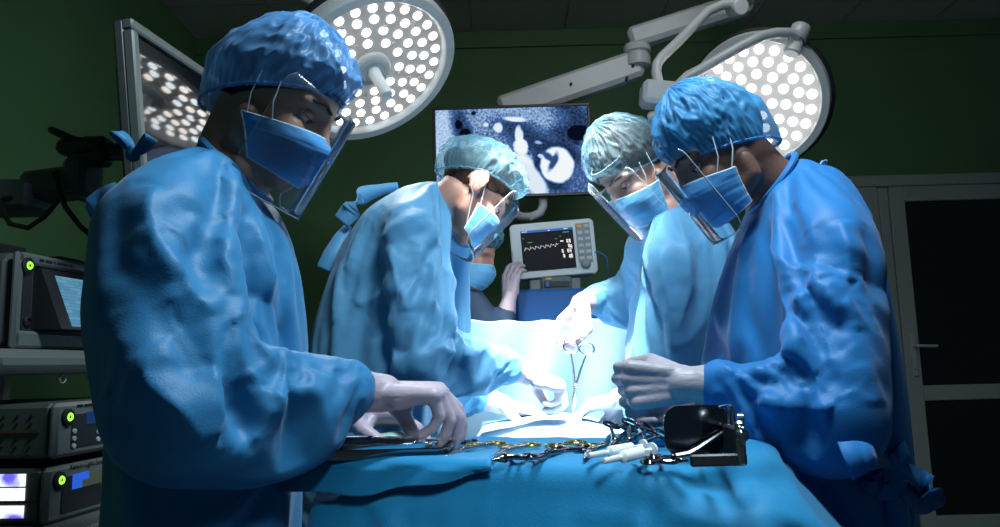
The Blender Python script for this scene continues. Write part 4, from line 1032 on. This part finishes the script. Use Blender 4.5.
# nurse in the left foreground, in profile, reaching over the tray
H1 = Head(P(279,95,1.15), -6, 32, ears=False)
r1, g1 = person('person in blue gown and visor reaching over the instrument tray, in the left foreground', (P(196,500,1.15)[0],1.15,0), H1,
    [(P(236,172,1.15),.062,.070), (P(216,192,1.15),.095,.145), (P(214,235,1.15),.125,.165), (P(214,300,1.15),.140,.165), (P(210,370,1.15),.132,.165), (P(200,450,1.15),.110,.16), (P(196,527,1.15),.105,.16), (P(194,640,1.15),.105,.17), (A(P(190,640,1.15)[0],1.15,.26),.12,.19)],
    (0,1,0),
    [dict(pts=[P(160,215,.99), P(168,372,.92), P(378,393,1.13)], r=[.088,.090,.050], moff=(-.016,0,.01), foff=(0,0,-.012), gm='glove',
          hand=dict(D=(1,.10,-.06), N=(.10,.15,-1), side=1, curl=(52,38,22), fl=(.85,1.0,1.12,1.2), thumb=[(.45,.5,.75),(.5,.1,.9),(.45,0,.9)])),
     dict(pts=[P(216,205,1.31), P(262,392,1.40), P(346,415,1.28)], r=[.082,.08,.048], gm='glove',
          hand=dict(D=(1,-.05,-.12), N=(0,-.25,-1), side=-1, curl=(25,35,25)))],
    'skin_tan', M['gown'], P(232,172,1.15), voxel=.005, seed=1,
    lines=[([P(148,160,0.9),P(149,225,0.9),P(174,297,0.9)],0.011,0.014),([P(149,225,0.9),P(185,282,0.9),P(231,316,0.9)],0.012,0.016),([P(223,206,0.95),P(227,255,0.95),P(233,312,0.95)],0.01,0.014),([P(153,221,0.92),P(212,240,0.92),P(223,263,0.92)],0.007,0.012),([P(130,351,0.85),P(169,399,0.85),P(222,467,0.85)],0.013,0.018),([P(237,360,0.88),P(222,416,0.88),P(223,470,0.88)],0.012,0.016),([P(222,467,0.9),P(290,415,0.9),P(345,378,0.9)],0.008,0.014),([P(255,362,0.92),P(295,395,0.92),P(340,410,0.92)],0.008,0.013),([P(174,297,0.88),P(190,360,0.88),P(237,360,0.88)],-0.01,0.02),([P(262,215,1.05),P(285,270,1.05),P(300,335,1.05)],0.009,0.014),([P(195,165,1.05),P(230,200,1.05),P(262,215,1.05)],0.006,0.012)])
add_hair(r1, H1, M['hair']); add_cap(r1, H1, M['cap_dark'], puff=.97, back=.20, top=.98, seed=1, tilt=.60, z0=-.016)
add_mask(r1, H1, M['mask'], -.004, .040, .016); add_shield(r1, H1, ztop=.022, zbot=-.155, front=.130, depth=.085, half=.108, side=.0005); add_eyes(r1, H1, 'skin_tan')
# second surgeon, bending over the table from the left
H2 = Head(P(476,188,1.95), 20, 46)
r2, g2 = person('person in blue gown bending right over the patient, ear showing below the cap', (P(342,500,1.98)[0],1.98,0), H2,
    [(P(450,204,1.96),.060,.068), (P(425,211,1.97),.085,.15), (P(402,232,1.98),.115,.19), (P(385,275,1.98),.145,.20), (P(372,330,1.98),.165,.20), (P(368,390,1.98),.165,.20), (P(366,460,1.98),.165,.21), (A(P(360,460,1.98)[0],1.98,.6),.17,.22), (A(P(356,460,1.98)[0],1.98,.26),.18,.23)],
    (.10,1,0),
    [dict(pts=[P(408,226,1.80), P(418,338,1.76), P(526,374,1.90)], r=[.085,.078,.048], gm='glove', foff=(0,0,-.004),
          hand=dict(D=(1,.05,-.42), N=(-.35,.25,-1), side=1, curl=(55,60,35), thumb=[(.5,.5,.6),(.8,.1,.6),(.85,-.1,.5)])),
     dict(pts=[P(446,232,2.13), P(436,380,2.16), P(500,404,2.12)], r=[.08,.072,.046], gm='glove',
          hand=dict(D=(1,-.10,-.32), N=(-.2,-.3,-1), side=-1, curl=(18,22,18)))],
    'skin_light', M['gown_lit'], P(447,205,1.965), voxel=.0058, seed=2, nfold=38,
    lines=[([P(382,242,1.75),P(410,224,1.75),P(440,208,1.75)],0.01,0.014),([P(382,242,1.7),P(399,290,1.7),P(409,320,1.7)],0.012,0.016),([P(351,304,1.75),P(385,283,1.75),P(413,300,1.75)],0.01,0.014),([P(440,250,1.7),P(455,300,1.7),P(480,340,1.7)],0.01,0.014),([P(430,345,1.7),P(460,352,1.7),P(500,362,1.7)],0.009,0.012),([P(345,225,1.8),P(335,280,1.8),P(325,330,1.8)],0.008,0.014),([P(430,215,1.75),P(450,255,1.75),P(452,290,1.75)],0.009,0.012),([P(360,330,1.7),P(380,350,1.7),P(420,352,1.7)],-0.01,0.02)])
add_hair(r2, H2, M['hair_brown'], bun=((-.088,-.005,.012),(.036,.045,.034))); add_cap(r2, H2, M['cap_pale'], puff=.99, back=.55, seed=4, tilt=.42, z0=.020)
add_mask(r2, H2, M['mask_pale']); add_shield(r2, H2, ztop=.032, zbot=-.150, front=.130, depth=.065); add_eyes(r2, H2, 'skin_light')
# third surgeon, right of the table, holding the clamp
H3 = Head(P(631,164,1.86), 205, 48, ears=False)
r3, g3 = person('person in blue gown holding a long clamp, thin cap over dark hair', (P(690,500,1.90)[0],1.90,0), H3,
    [(P(668,212,1.88),.060,.068), (P(682,226,1.89),.090,.15), (P(690,258,1.90),.120,.185), (P(694,300,1.90),.145,.195), (P(694,360,1.90),.160,.20), (P(696,430,1.90),.165,.20), (A(P(696,430,1.90)[0],1.9,.6),.17,.21), (A(P(696,430,1.90)[0],1.9,.26),.18,.22)],
    (-.25,1,0),
    [dict(pts=[P(650,250,2.07), P(640,290,2.27), P(580,303,2.12)], r=[.082,.076,.046], gm='glove',
          hand=dict(D=(-.06,-.18,-1), N=(-.75,-.6,.1), side=1, curl=(38,55,35), thumb=[(.6,.6,.45),(.85,.1,.5),(.9,-.1,.4)])),
     dict(pts=[P(672,255,1.77), P(680,372,1.79), P(622,398,1.98)], r=[.08,.072,.046], gm='glove',
          hand=dict(D=(-1,.18,-.26), N=(.1,-.2,-1), side=-1, curl=(25,25,20)))],
    'skin_light', M['gown_lit'], P(667,213,1.885), voxel=.0058, seed=3, nfold=38,
    lines=[([P(655,240,1.7),P(668,300,1.7),P(672,360,1.7)],0.01,0.013),([P(690,235,1.7),P(690,290,1.7),P(675,340,1.7)],0.01,0.013),([P(640,290,1.75),P(650,340,1.75),P(640,390,1.75)],0.009,0.012),([P(600,285,2.05),P(620,290,2.05),P(640,270,2.05)],0.007,0.01)])
add_hair(r3, H3, M['hair']); add_cap(r3, H3, M['cap_clear'], puff=.98, back=.1, seed=7, tilt=.36, z0=-.020)
add_mask(r3, H3, M['mask_pale']); add_shield(r3, H3, ztop=.022, zbot=-.150, front=.132, depth=.060, side=.001); add_eyes(r3, H3, 'skin_light')
# fourth, nearest at the right, hands together
H4 = Head(P(716,143,1.40), 184, 37, ears=False)
r4, g4 = person('person in bright blue gown with hands clasped in front, nearest at the right', (P(810,500,1.45)[0],1.45,0), H4,
    [(P(772,184,1.42),.062,.070), (P(792,200,1.43),.100,.15), (P(800,238,1.44),.135,.185), (P(800,300,1.44),.150,.20), (P(803,370,1.45),.160,.205), (P(808,440,1.45),.150,.20), (P(806,527,1.45),.160,.20), (P(808,640,1.45),.175,.21), (A(P(808,640,1.45)[0],1.45,.26),.20,.23)],
    (0,1,0),
    [dict(pts=[P(832,236,1.26), P(838,392,1.17), P(686,384,1.24)], r=[.086,.088,.048], gm='glove_dark', foff=(0,0,-.012),
          hand=dict(D=(-1,.06,.02), N=(.05,1,.0), side=-1, curl=(72,80,45), thumb=[(.75,.45,.5),(.85,-.1,.55),(.8,-.3,.5)])),
     dict(pts=[P(772,240,1.61), P(752,372,1.59), P(688,402,1.38)], r=[.080,.076,.046], gm='glove_dark',
          hand=dict(D=(-1,-.10,-.05), N=(-.1,-1,.1), side=1, curl=(45,50,30)))],
    'skin_dark', M['gown_bright'], P(770,186,1.42), voxel=.005, seed=4,
    lines=[([P(851,175,1.1),P(856,236,1.1),P(876,336,1.1)],0.01,0.014),([P(780,243,1.1),P(823,293,1.1),P(851,321,1.1)],0.011,0.016),([P(740,249,1.1),P(744,314,1.1),P(767,352,1.1)],0.012,0.015),([P(714,306,1.15),P(725,352,1.15),P(735,375,1.15)],0.009,0.012),([P(775,215,1.1),P(770,270,1.1),P(744,314,1.1)],0.01,0.014),([P(800,330,1.0),P(825,370,1.0),P(838,420,1.0)],-0.01,0.02),([P(730,375,1.0),P(770,395,1.0),P(830,425,1.0)],0.01,0.014),([P(800,240,1.05),P(840,270,1.05),P(862,262,1.05)],0.008,0.012),([P(720,400,1.0),P(760,385,1.0),P(800,392,1.0)],0.009,0.012)])
add_hair(r4, H4, M['hair']); add_cap(r4, H4, M['cap_bright'], puff=.94, back=.16, seed=9, tilt=.46, z0=-.030)
add_mask(r4, H4, M['mask'], .032, .045); add_shield(r4, H4, ztop=.022, zbot=-.150, front=.126, depth=.030, half=.085, side=.0012); add_eyes(r4, H4, 'skin_dark')
# anaesthetist mostly hidden behind the second surgeon, steadying the monitor
H5 = Head(P(470,249,2.80), -14, 24)
r5, g5 = person('person in dark scrubs hidden behind the bending surgeon, gloved hand on the patient monitor', (P(462,500,2.9)[0],2.92,0), H5,
    [(P(464,285,2.86),.060,.066), (P(462,293,2.88),.095,.13), (P(460,325,2.91),.125,.155), (P(460,380,2.92),.13,.155), (A(P(460,380,2.92)[0],2.92,.8),.13,.155), (A(P(460,380,2.92)[0],2.92,.3),.14,.16)],
    (0,1,0),
    [dict(pts=[P(472,302,2.80), P(500,345,2.80), P(509,300,2.84)], r=[.058,.050,.040], gm='glove',
          hand=dict(D=(.12,.06,1), N=(.55,.8,.0), side=1, curl=(25,30,20)))],
    'skin_light', noisy(mat('dark_scrub_fabric',(.02,.05,.10),.7),20,.2), P(464,286,2.855), voxel=.008, gvox=.016, sim=False, gown_name='scrub_top')
add_hair(r5, H5, M['hair']); add_cap(r5, H5, M['cap_pale'], puff=1.0, seed=12); add_mask(r5, H5, M['mask_pale'])

# ------------------------------------------------------------------ gown ties
def catmull(pts, k=5):
    pts = [A(*p) for p in pts]; out = []
    for i in range(len(pts)-1):
        p0, p1, p2, p3 = pts[max(i-1,0)], pts[i], pts[i+1], pts[min(i+2,len(pts)-1)]
        for j in range(k):
            t = j/k; out.append(.5*((2*p1)+(p2-p0)*t+(2*p0-5*p1+4*p2-p3)*t*t+(3*p1-p0-3*p2+p3)*t**3))
    return out+[pts[-1]]
def tie(root, gown, name, pts, wd, w, m):
    n0 = len(pts); q = catmull(pts)
    if not np.isscalar(w): w = list(np.interp(np.linspace(0,n0-1,len(q)), range(n0), w))
    return obj(name, MB().ribbon(q, wd, w), m, gown, 180)
def knot(root, gown, p, r, m):
    mb = MB(); mb.ell(p, (r,r*.9,r*1.1), None, 14, 10)
    for k in range(4): 
        a = k*1.7; mb.cone(A(*p)+A(math.cos(a)*r*.6,math.sin(a)*r*.4,-r*.3), A(*p)+A(math.cos(a)*r*.2,math.sin(a)*r*.6,r*.8), r*.45, r*.4, 8, 4)
    return obj('tie_knot', union(mb, r*.22, 2), m, gown, 180)
def loopy(c, d, dn, ln, w, root, gown, m, name='tie_loop'):
    """one soft bow loop: out along d, drooping along dn, and back"""
    c = A(*c); d = unit(d); dn = unit(dn); wd = np.cross(d, dn)
    pts = []; ws = []
    for k in range(15):
        t = k/14; a = t*PI*2; out_ = ln*math.sin(t*PI); pts.append(c + d*out_ + dn*(ln*.30*math.sin(t*PI)**2 + .5*ln*.5*(math.sin(a)*-.5)*1.0)); ws.append(w*(.45+.7*math.sin(t*PI)))
    return tie(root, gown, name, pts, unit(wd+dn*.3), ws, m)
from mathutils.bvhtree import BVHTree
def surf(go, off=.022):
    root = ORG[go.name]; me = go.data; bv = BVHTree.FromPolygons([v.co+Vector(root) for v in me.vertices], [p.vertices for p in me.polygons])
    def f(px, py, Yd, o=off):
        d = unit(ray(px,py)); h = bv.ray_cast(Vector(CAMLOC), Vector(d)); q = P(px,py,Yd)
        return np.array(h[0])-d*o if h[0] is not None and np.linalg.norm(np.array(h[0])-CAMLOC) < np.linalg.norm(q-CAMLOC)+.35 else q
    return f
# left nurse: little knot at the nape and a loose end behind the shoulder
k1 = P(133,154,1.12); knot(r1, g1, k1, .012, M['gown'])
loopy(k1, (-.3,-.3,.9), (-1,0,.0), .035, .022, r1, g1, M['gown']); loopy(k1, (.9,-.3,.3), (0,0,1), .035, .020, r1, g1, M['gown'])
k1b = P(104,196,1.16); tie(r1, g1, 'tie_end', [P(116,188,1.16),P(104,196,1.14),P(94,206,1.13),P(88,212,1.13)], (.3,.2,1), [.02,.03,.03,.028], M['gown'])
# second surgeon: two pale tie ends standing off the back
tie(r2, g2, 'tie_end', [P(398,186,1.97),P(380,190,1.95),P(362,196,1.93),P(353,208,1.92),P(341,222,1.92)], (.5,0,.85), [.02,.03,.05,.055,.05], M['gown_lit'])
tie(r2, g2, 'tie_end', [P(348,226,1.94),P(340,238,1.93),P(332,254,1.92),P(324,270,1.92)], (.9,.1,.45), [.02,.035,.045,.04], M['gown_lit'])
# right surgeon: knot behind the neck, flap on the shoulder blade, waist bow
k4 = P(822,182,1.40); knot(r4, g4, k4, .010, M['gown_lit'])
loopy(k4, (-.2,-.2,1), (1,0,0), .04, .022, r4, g4, M['gown_lit']); loopy(k4, (.9,-.2,.1), (0,0,-1), .035, .022, r4, g4, M['gown_lit'])
S4 = surf(g4); kb = S4(889,462,1.34,.022); Yk = kb[1]
knot(r4, g4, kb, .014, M['gown_bright'])
tie(r4, g4, 'waist_tie', [S4(845,461,1.27),S4(862,457,1.29),S4(876,458,1.31),S4(889,462,1.335)], (0,.2,1), [.055,.045,.03,.018], M['gown_bright'])
tie(r4, g4, 'waist_tie', [S4(893,462,1.35),S4(902,456,1.40),S4(908,452,1.46)], (0,.2,1), [.018,.03,.04], M['gown_bright'])
tie(r4, g4, 'bow_loop', [S4(889,463,1.33),S4(880,472,1.31),S4(872,481,1.305),S4(880,487,1.30),S4(886,478,1.315),S4(889,464,1.325)], (.75,-.2,.65), [.012,.03,.035,.032,.025,.012], M['gown_bright'])
tie(r4, g4, 'bow_loop', [S4(891,462,1.33),S4(905,470,1.31),S4(920,481,1.305),S4(930,493,1.30),S4(925,500,1.31),S4(912,500,1.32),S4(902,488,1.33),S4(892,466,1.335)], (-.45,-.2,.85), [.014,.032,.045,.05,.045,.04,.03,.014], M['gown_bright'])
tie(r4, g4, 'tie_end', [S4(890,466,1.33),S4(893,485,1.315),S4(897,505,1.31),S4(900,530,1.31)], (1,-.1,.1), [.014,.03,.035,.035], M['gown_bright'])
tie(r4, g4, 'tie_end', [S4(888,466,1.33),S4(883,482,1.31),S4(886,500,1.31)], (1,-.1,.1), [.012,.025,.028], M['gown_bright'])

# ------------------------------------------------------------------ instruments
TS = TZ+.0045                                      # top of the draped table
def onT(px, py): return PZ(px, py, TS)
def ring_handled(name, label, cat, p, q, rad=.013, gold=False, opening=.10, group=None, lift=(0,0), curve=0., m='steel', flat=True, mount=None):
    """scissors / clamp: from ring end p to tip q; two arms crossing at the pivot, each with a finger ring"""
    p = A(*p); q = A(*q); d = unit(q-p); L_ = np.linalg.norm(q-p); upv = UPZ if mount is None else unit(mount)
    s_ = unit(np.cross(upv, d)); up_ = np.cross(d, s_)
    root = thing(name, label, cat, p, group); pv = p+d*L_*.60
    for sg in (-1,1):
        rp = p + s_*sg*(rad*1.05+opening*L_*.22) + up_*.0015*sg
        arm = MB(); tip = q + s_*(-sg)*opening*L_*.06 + up_*curve
        arm.chain([rp+d*rad*.9, p*.45+pv*.55+s_*sg*(rad*.55+opening*L_*.05)+up_*.002*sg, pv+s_*sg*.001+up_*.0017*sg, pv*.45+tip*.55+s_*(-sg)*.0022, tip], [.0026,.003,.0042,.0034,.0011], 10)
        ao = obj('arm', arm, M[m], root, 180)
        obj('finger_ring', MB().torus(rp, up_, rad, .0027, 24, 8, 1.25, d), M['gold'] if gold else M[m], ao, label='gold finger ring' if gold else None)
    obj('pivot_screw', MB().lathe(pv+up_*.001, up_, [(.0045,-.005),(.0045,.005),(.003,.0062),(.001,.0062)], 14, False), M[m], root)
    return root
def lay(name, label, cat, a, b, **kw):
    p = onT(*a); q = onT(*b); z = A(0,0,.0045); return ring_handled(name, label, cat, p+z, q+z, **kw)
# gold ringed instruments in a row, tips towards the camera left
lay('gold_ringed_scissors','scissors with gold finger rings, first of the row beside the metal tray','scissors',(486,447),(446,459),gold=True,rad=.012)
lay('gold_ringed_clamp','clamp with gold finger rings, second of the row from the tray','clamp',(520,449),(494,460),gold=True,rad=.012)
lay('dark_clamp','dark steel clamp lying in front of the gold ringed clamp','clamp',(524,460),(492,463.5),rad=.010,m='steel_dark')
lay('gold_ringed_needle_holder','needle holder with gold rings near the middle of the table','needle holder',(566,447),(590,455),gold=True,rad=.012)
lay('steel_scissors','open steel scissors pointing left near the middle of the table','scissors',(572,452),(530,463),rad=.012,opening=.3,m='steel_dark')
lay('gold_ringed_forceps','forceps with gold rings just left of the leaning ring clamps','forceps',(602,447.5),(585,461),gold=True,rad=.012)
# three ring clamps leaning on a rolled swab, rings up
for k, (a, za, b, lab) in enumerate((((621,446),.028, (611,457.5),'ring handled clamp leaning steeply, leftmost of the three with raised rings'),
                                     ((640,447),.030, (622,457),'ring handled clamp with raised rings, middle of the three leaning ones'),
                                     ((655,450),.026, (634,458),'ring handled clamp with raised rings, nearest the stacked retractors'))):
    p = onT(*a); p = p+A(0,0,za); q = onT(*b)+A(0,0,.005); ring_handled('ring_clamp', lab, 'clamp', p, q, rad=.0095, m='steel_dark', group='leaning ring clamps', mount=(0,-.9,.5))
rollp, rollq = onT(612,447)+A(0,0,.0105), onT(664,447)+A(0,0,.0105)
sw = MB(); sw.chain([rollp, rollq], [.010,.010], 20); so = obj('rolled_swab', union(sw,.004,1), M['drape'], None, 180)
tag(so, 'rolled blue cloth under the leaning ring clamps', 'cloth roll')
lay('small_scissors','small dark scissors in front of the retractors','scissors',(652,463),(688,464),rad=.0095,m='steel_dark',opening=.12)
# syringes
def syringe(a, b, label):
    p = onT(*a)+A(0,0,.012); q = onT(*b)+A(0,0,.009); d = unit(q-p); L_ = np.linalg.norm(q-p); root = thing('syringe', label, 'syringe', p, 'syringes')
    obj('barrel', MB().lathe(p, d, [(.001,.0),(.0075,.0),(.0075,L_*.7),(.003,L_*.76),(.0022,L_*.84),(.001,L_*.84)], 20, False), M['syringe'], root)
    obj('plunger', MB().lathe(p-d*.022, d, [(.001,0),(.009,0),(.009,.003),(.003,.004),(.003,.022),(.001,.022)], 16, False), M['syringe'], root)
    obj('finger_flange', MB().box(p+d*.001,(.003,.026,.009),np.stack([d,unit(np.cross(UPZ,d)),np.cross(d,unit(np.cross(UPZ,d)))],1),bev=.001), M['syringe'], root)
    obj('needle_cap', MB().lathe(p+d*L_*.84, d, [(.0042,0),(.0036,.026),(.001,.027)], 12), M['plastic_white'], root)
syringe((642,462),(614,466.5),'white plastic syringe beside the retractors, nearer the camera'); syringe((632,457.5),(600,461),'white plastic syringe lying behind and left of the other one')
# nested retractors: broad polished blades standing on edge, with handles
def rrect(w, h, r, n=7):
    o = []
    for sx, sy, a0 in ((1,1,0),(-1,1,90),(-1,-1,180),(1,-1,270)):
        for k in range(n): a = R(a0+90*k/(n-1)); o.append((sx*(w/2-r)+r*math.cos(a), sy*(h/2-r)+r*math.sin(a)))
    return o
b0 = onT(672,463); b1 = onT(738,463)
for k in range(3):
    dy = .014*k; dx = .0085*k
    cx_ = (b0[0]+b1[0])/2+dx; y_ = b0[1]+.035+dy; wv = (b1[0]-b0[0])*1.0; hv = .064; zc_ = TS+.003+hv/2-.001*k
    rt = thing('retractor', ('broad polished retractor with dark mirror blade, frontmost of the nested three','polished retractor directly behind the frontmost blade, middle of the three','polished retractor at the back of the nested three')[k], 'retractor', (cx_,y_,TS), 'nested retractors')
    bl_ = MB(); nu, nv = 22, 12; ol = rrect(wv, hv, .020)
    def bp(x, z, off): return A(cx_+x, y_+off - .10*(z+hv/2)**2*1.5 + .5*(x/wv)**2*.012, zc_+z)
    n_ = len(ol); V = [bp(0,0,-.0012)]+[bp(x*f_,z*f_,-.0012) for f_ in (.5,.85,1) for x,z in ol]; m_ = len(V); V += [tuple(A(*v)+A(0,.0026,0)) for v in V]
    F = []
    for t in (0, m_):
        for i in range(n_):
            j = (i+1)%n_; q_ = [(t,t+1+i,t+1+j)]+[(t+1+r_*n_+i,t+1+(r_+1)*n_+i,t+1+(r_+1)*n_+j,t+1+r_*n_+j) for r_ in (0,1)]
            F += q_ if t == 0 else [x[::-1] for x in q_]
    for i in range(n_):
        j = (i+1)%n_; F.append((1+2*n_+i, m_+1+2*n_+i, m_+1+2*n_+j, 1+2*n_+j))
    bl_.add(V, F); obj('blade', bl_, M['steel_dark'], rt, 50)
    e = cx_+wv/2
    hn = MB(); hn.ribbon([(e-.004,y_+.001,zc_+hv*.44),(e+.004,y_-.002,zc_+hv*.47),(e+.006,y_-.005,zc_+hv*.36),(e+.004,y_-.007,zc_+hv*.06),(e-.004,y_-.009,zc_-hv*.04),(e-.040,y_-.020,zc_-hv*.33),(e-.052,y_-.024,zc_-hv*.40),(e-.080,y_-.030,TS+.006),(e-.095,y_-.032,TS+.0045)], (.3,1,.3), .007, .0016)
    if k: hn = MB(); hn.ribbon([(e-.004,y_+.001,zc_+hv*.44),(e+.003,y_,zc_+hv*.47),(e+.006,y_,zc_+hv*.36),(e+.006,y_,zc_-hv*.30),(e+.0065,y_,TS+.004)], (.3,1,.3), .007, .0016)
    obj('handle', hn, M['steel'], rt, 50, label='bright steel bar handle')
fr_ = thing('retractor_stand', 'dark steel retractor frame lying in front of the nested blades', 'retractor', (b1[0],b1[1],TS))
fx0, fx1, fy = onT(690,467)[0], onT(750,467)[0], onT(700,467)[1]
obj('base_bar', MB().box(((fx0+fx1)/2,fy,TS+.0075),(fx1-fx0,.008,.014),bev=.002), M['steel_satin'], fr_)
obj('side_bar', MB().box((fx1-.003,fy+.035,TS+.022),(.008,.07,.043),bev=.003), M['steel_satin'], fr_); obj('side_bar', MB().box((fx0+.03,fy+.02,TS+.006),(.008,.04,.011),bev=.002), M['steel_satin'], fr_)
obj('upright', MB().box((fx1-.006,fy-.001,TS+.026),(.011,.009,.052),bev=.003), M['steel'], fr_)
obj('wing_nut', MB().lathe((fx1-.006,fy-.006,TS+.036),(0,-1,0),[(.0075,0),(.0075,.006),(.004,.008),(.001,.008)],16).box((fx1-.006,fy-.013,TS+.036),(.004,.004,.02),bev=.001), M['steel'], fr_)
obj('wing_nut', MB().lathe((fx1+.002,fy+.03,TS+.052),(1,-.3,0),[(.0065,0),(.0065,.006),(.001,.008)],16), M['steel'], fr_)
# tray at the left with a kidney dish and instruments
ta, tb = onT(318,460), onT(446,459); tcn = (ta+tb)/2+A(-.03,.045,0); tl_, td2 = tb[0]-ta[0]+.07, .11
TR = thing('instrument_tray', 'flat dark metal tray under the hands of the nurse at the left', 'tray', (tcn[0],tcn[1],TS))
ol = rrect(tl_, td2, .018); n_ = len(ol); V = []
for sc_2, z in ((.93,.0),(.97,.004),(1.0,.013),(1.03,.014),(1.03,.0155),(.985,.0145),(.95,.006),(.92,.0025)):
    V += [(tcn[0]+x*sc_2, tcn[1]+y*(1-(1-sc_2)*2), TS+z) for x, y in ol]
F = [(r_*n_+i, r_*n_+(i+1)%n_, (r_+1)*n_+(i+1)%n_, (r_+1)*n_+i) for r_ in range(7) for i in range(n_)]+[tuple(range(n_))[::-1], tuple(7*n_+i for i in range(n_))]
obj('dish', MB().add(V,F), M['steel_dark'], TR, 50)
KD = thing('kidney_dish', 'shallow polished kidney dish resting on the metal tray', 'dish', (tcn[0],tcn[1],TS+.016))
def kid(a, s_): rr = 1-.22*math.exp(-((a-PI*1.5)/.6)**2); return (.095*s_*math.cos(a)*rr, .040*s_*math.sin(a)*rr)
V = []; n_ = 48
for s_, z in ((.80,.0025),(.93,.006),(1.0,.016),(1.04,.0165),(1.04,.018),(.98,.0175),(.91,.008),(.78,.0045)):
    V += [(tcn[0]+.012+kid(2*PI*i/n_,s_)[0], tcn[1]+kid(2*PI*i/n_,s_)[1], TS+.002+z) for i in range(n_)]
F = [(r_*n_+i, r_*n_+(i+1)%n_, (r_+1)*n_+(i+1)%n_, (r_+1)*n_+i) for r_ in range(7) for i in range(n_)]+[tuple(range(n_))[::-1], tuple(7*n_+i for i in range(n_))]
obj('bowl', MB().add(V,F), M['steel'], KD, 50)
zt_ = TS+.024
ring_handled('dressing_scissors','scissors lying across the rim of the kidney dish','scissors',(tcn[0]-.085,tcn[1]-.012,zt_),(tcn[0]+.075,tcn[1]-.028,zt_-.001),rad=.012,m='steel_dark',opening=.05)
tw2 = thing('tweezers','steel tweezers lying on the kidney dish behind the scissors','tweezers',(tcn[0]-.06,tcn[1]+.012,zt_))
for sg in (-1,1): obj('arm', MB().chain([(tcn[0]-.06,tcn[1]+.012,zt_),(tcn[0]-.01,tcn[1]+.012+sg*.006,zt_),(tcn[0]+.065,tcn[1]+.008+sg*.0012,zt_)],[.0028,.003,.001],8), M['steel'], tw2)
gz = MB(); gc = onT(388,447)
def gzf(u, v): return A(gc[0]-.035+.07*u, gc[1]+.005+.05*v, TS+.006+.016*math.sin(PI*u)*math.sin(PI*v)+.006*mnoise.noise((u*5,v*5,2)))
gz.grid(gzf,24,18); go_ = obj('gauze_pad', gz, M['gauze'], None, 180); go_.modifiers.new('solid','SOLIDIFY').thickness = .006; tag(go_, 'crumpled pale green gauze pad behind the metal tray', 'gauze')
# pointed elevator that the nurse is picking up
pk = thing('bone_elevator', 'pointed steel instrument raised out of the tray under the left nurse fingers', 'instrument', onT(410,452))
e0, e1 = onT(404,455)+A(0,0,.014), P(428,431,onT(410,452)[1]+.03)
obj('blade', MB().add([e0, e0+A(.030,0,.0), e1+A(.003,0,.002), e1, e0+A(0,.004,0), e0+A(.030,.004,0), e1+A(.003,.003,.002), e1+A(0,.003,0)],[(0,1,2,3),(7,6,5,4),(0,4,5,1),(1,5,6,2),(2,6,7,3),(3,7,4,0)]), M['steel'], pk)
obj('shank', MB().chain([e0+A(.015,.002,.002), e0+A(-.06,.01,-.001)],[.004,.003],10), M['steel_dark'], pk)
# a dark clip near the back edge
lay('towel_clip','small dark towel clip at the back edge beside the first gold rings','clip',(470,444),(452,445),rad=.008,m='steel_dark',opening=.15)
# the long clamp held over the wound
ring_handled('long_clamp','long straight steel clamp held upright over the wound by a gloved hand','clamp',P(579,348,2.02),P(573,412,2.0),rad=.016,m='steel',opening=.10,mount=(0,-1,.1))

# ------------------------------------------------------------------ light
def spot(name, loc, tgt, e, size, blend, r, c):
    l = bpy.data.lights.new(name,'SPOT'); l.energy = e; l.spot_size = R(size); l.spot_blend = blend; l.shadow_soft_size = r; l.color = c
    o = bpy.data.objects.new(name,l); COL.objects.link(o); o.location = Vector(loc); o.rotation_euler = (Vector(tgt)-Vector(loc)).to_track_quat('-Z','Y').to_euler(); return o
site = A(SX+.02,2.06,OZ)
spot('left_lamp_light', c1+n1*.14, A(.17,2.55,1.2), 260, 42, .8, .12, (1,.97,.92))
spot('right_lamp_light', c2+n2*.14, site, 110, 50, .9, .12, (1,.98,.95))
spot('added_site_spot', A(.15,1.38,2.65), site, 2600, 18.5, .8, .12, (1,.98,.95))  # unseen spot added above the table to overexpose the operating site
def area(name, loc, tgt, e, size, c, spread=180):
    l = bpy.data.lights.new(name,'AREA'); l.shape = 'DISK'; l.energy = e; l.size = size; l.color = c; l.spread = R(spread)
    o = bpy.data.objects.new(name,l); COL.objects.link(o); o.location = Vector(loc); o.rotation_euler = (Vector(tgt)-Vector(loc)).to_track_quat('-Z','Y').to_euler(); return o
area('ceiling_lamp_light', (.30,.95,2.45), (.0,1.15,1.0), 34, .45, (.72,.88,1))
spot('left_lamp_spill', c1+n1*.14, c1+n1*2, 15, 150, 1, .12, (1,.97,.92))
spot('right_lamp_spill', c2+n2*.14, c2+n2*2, 14, 150, 1, .12, (1,.98,.95))
area('added_arm_fill', (.8,1.9,3.1), (.5,3.6,2.2), 7.5, .6, (.9,.96,1))  # unseen fill added to brighten the ceiling arms and back wall
spot('added_drape_fill', A(.22,-.40,1.9), A(-.02,1.0,.74), 120, 28, 1, .15, (.72,.88,1))  # unseen fill added behind the camera to brighten the front of the drape
w = bpy.data.worlds.new('world'); SC.world = w; w.use_nodes = True
w.node_tree.nodes['Background'].inputs[0].default_value = (.35,.65,1,1); w.node_tree.nodes['Background'].inputs[1].default_value = .04
SC.view_settings.view_transform = 'Standard'; SC.view_settings.look = 'None'; SC.view_settings.gamma = 1; SC.view_settings.use_curve_mapping = False; SC.view_settings.exposure = 0
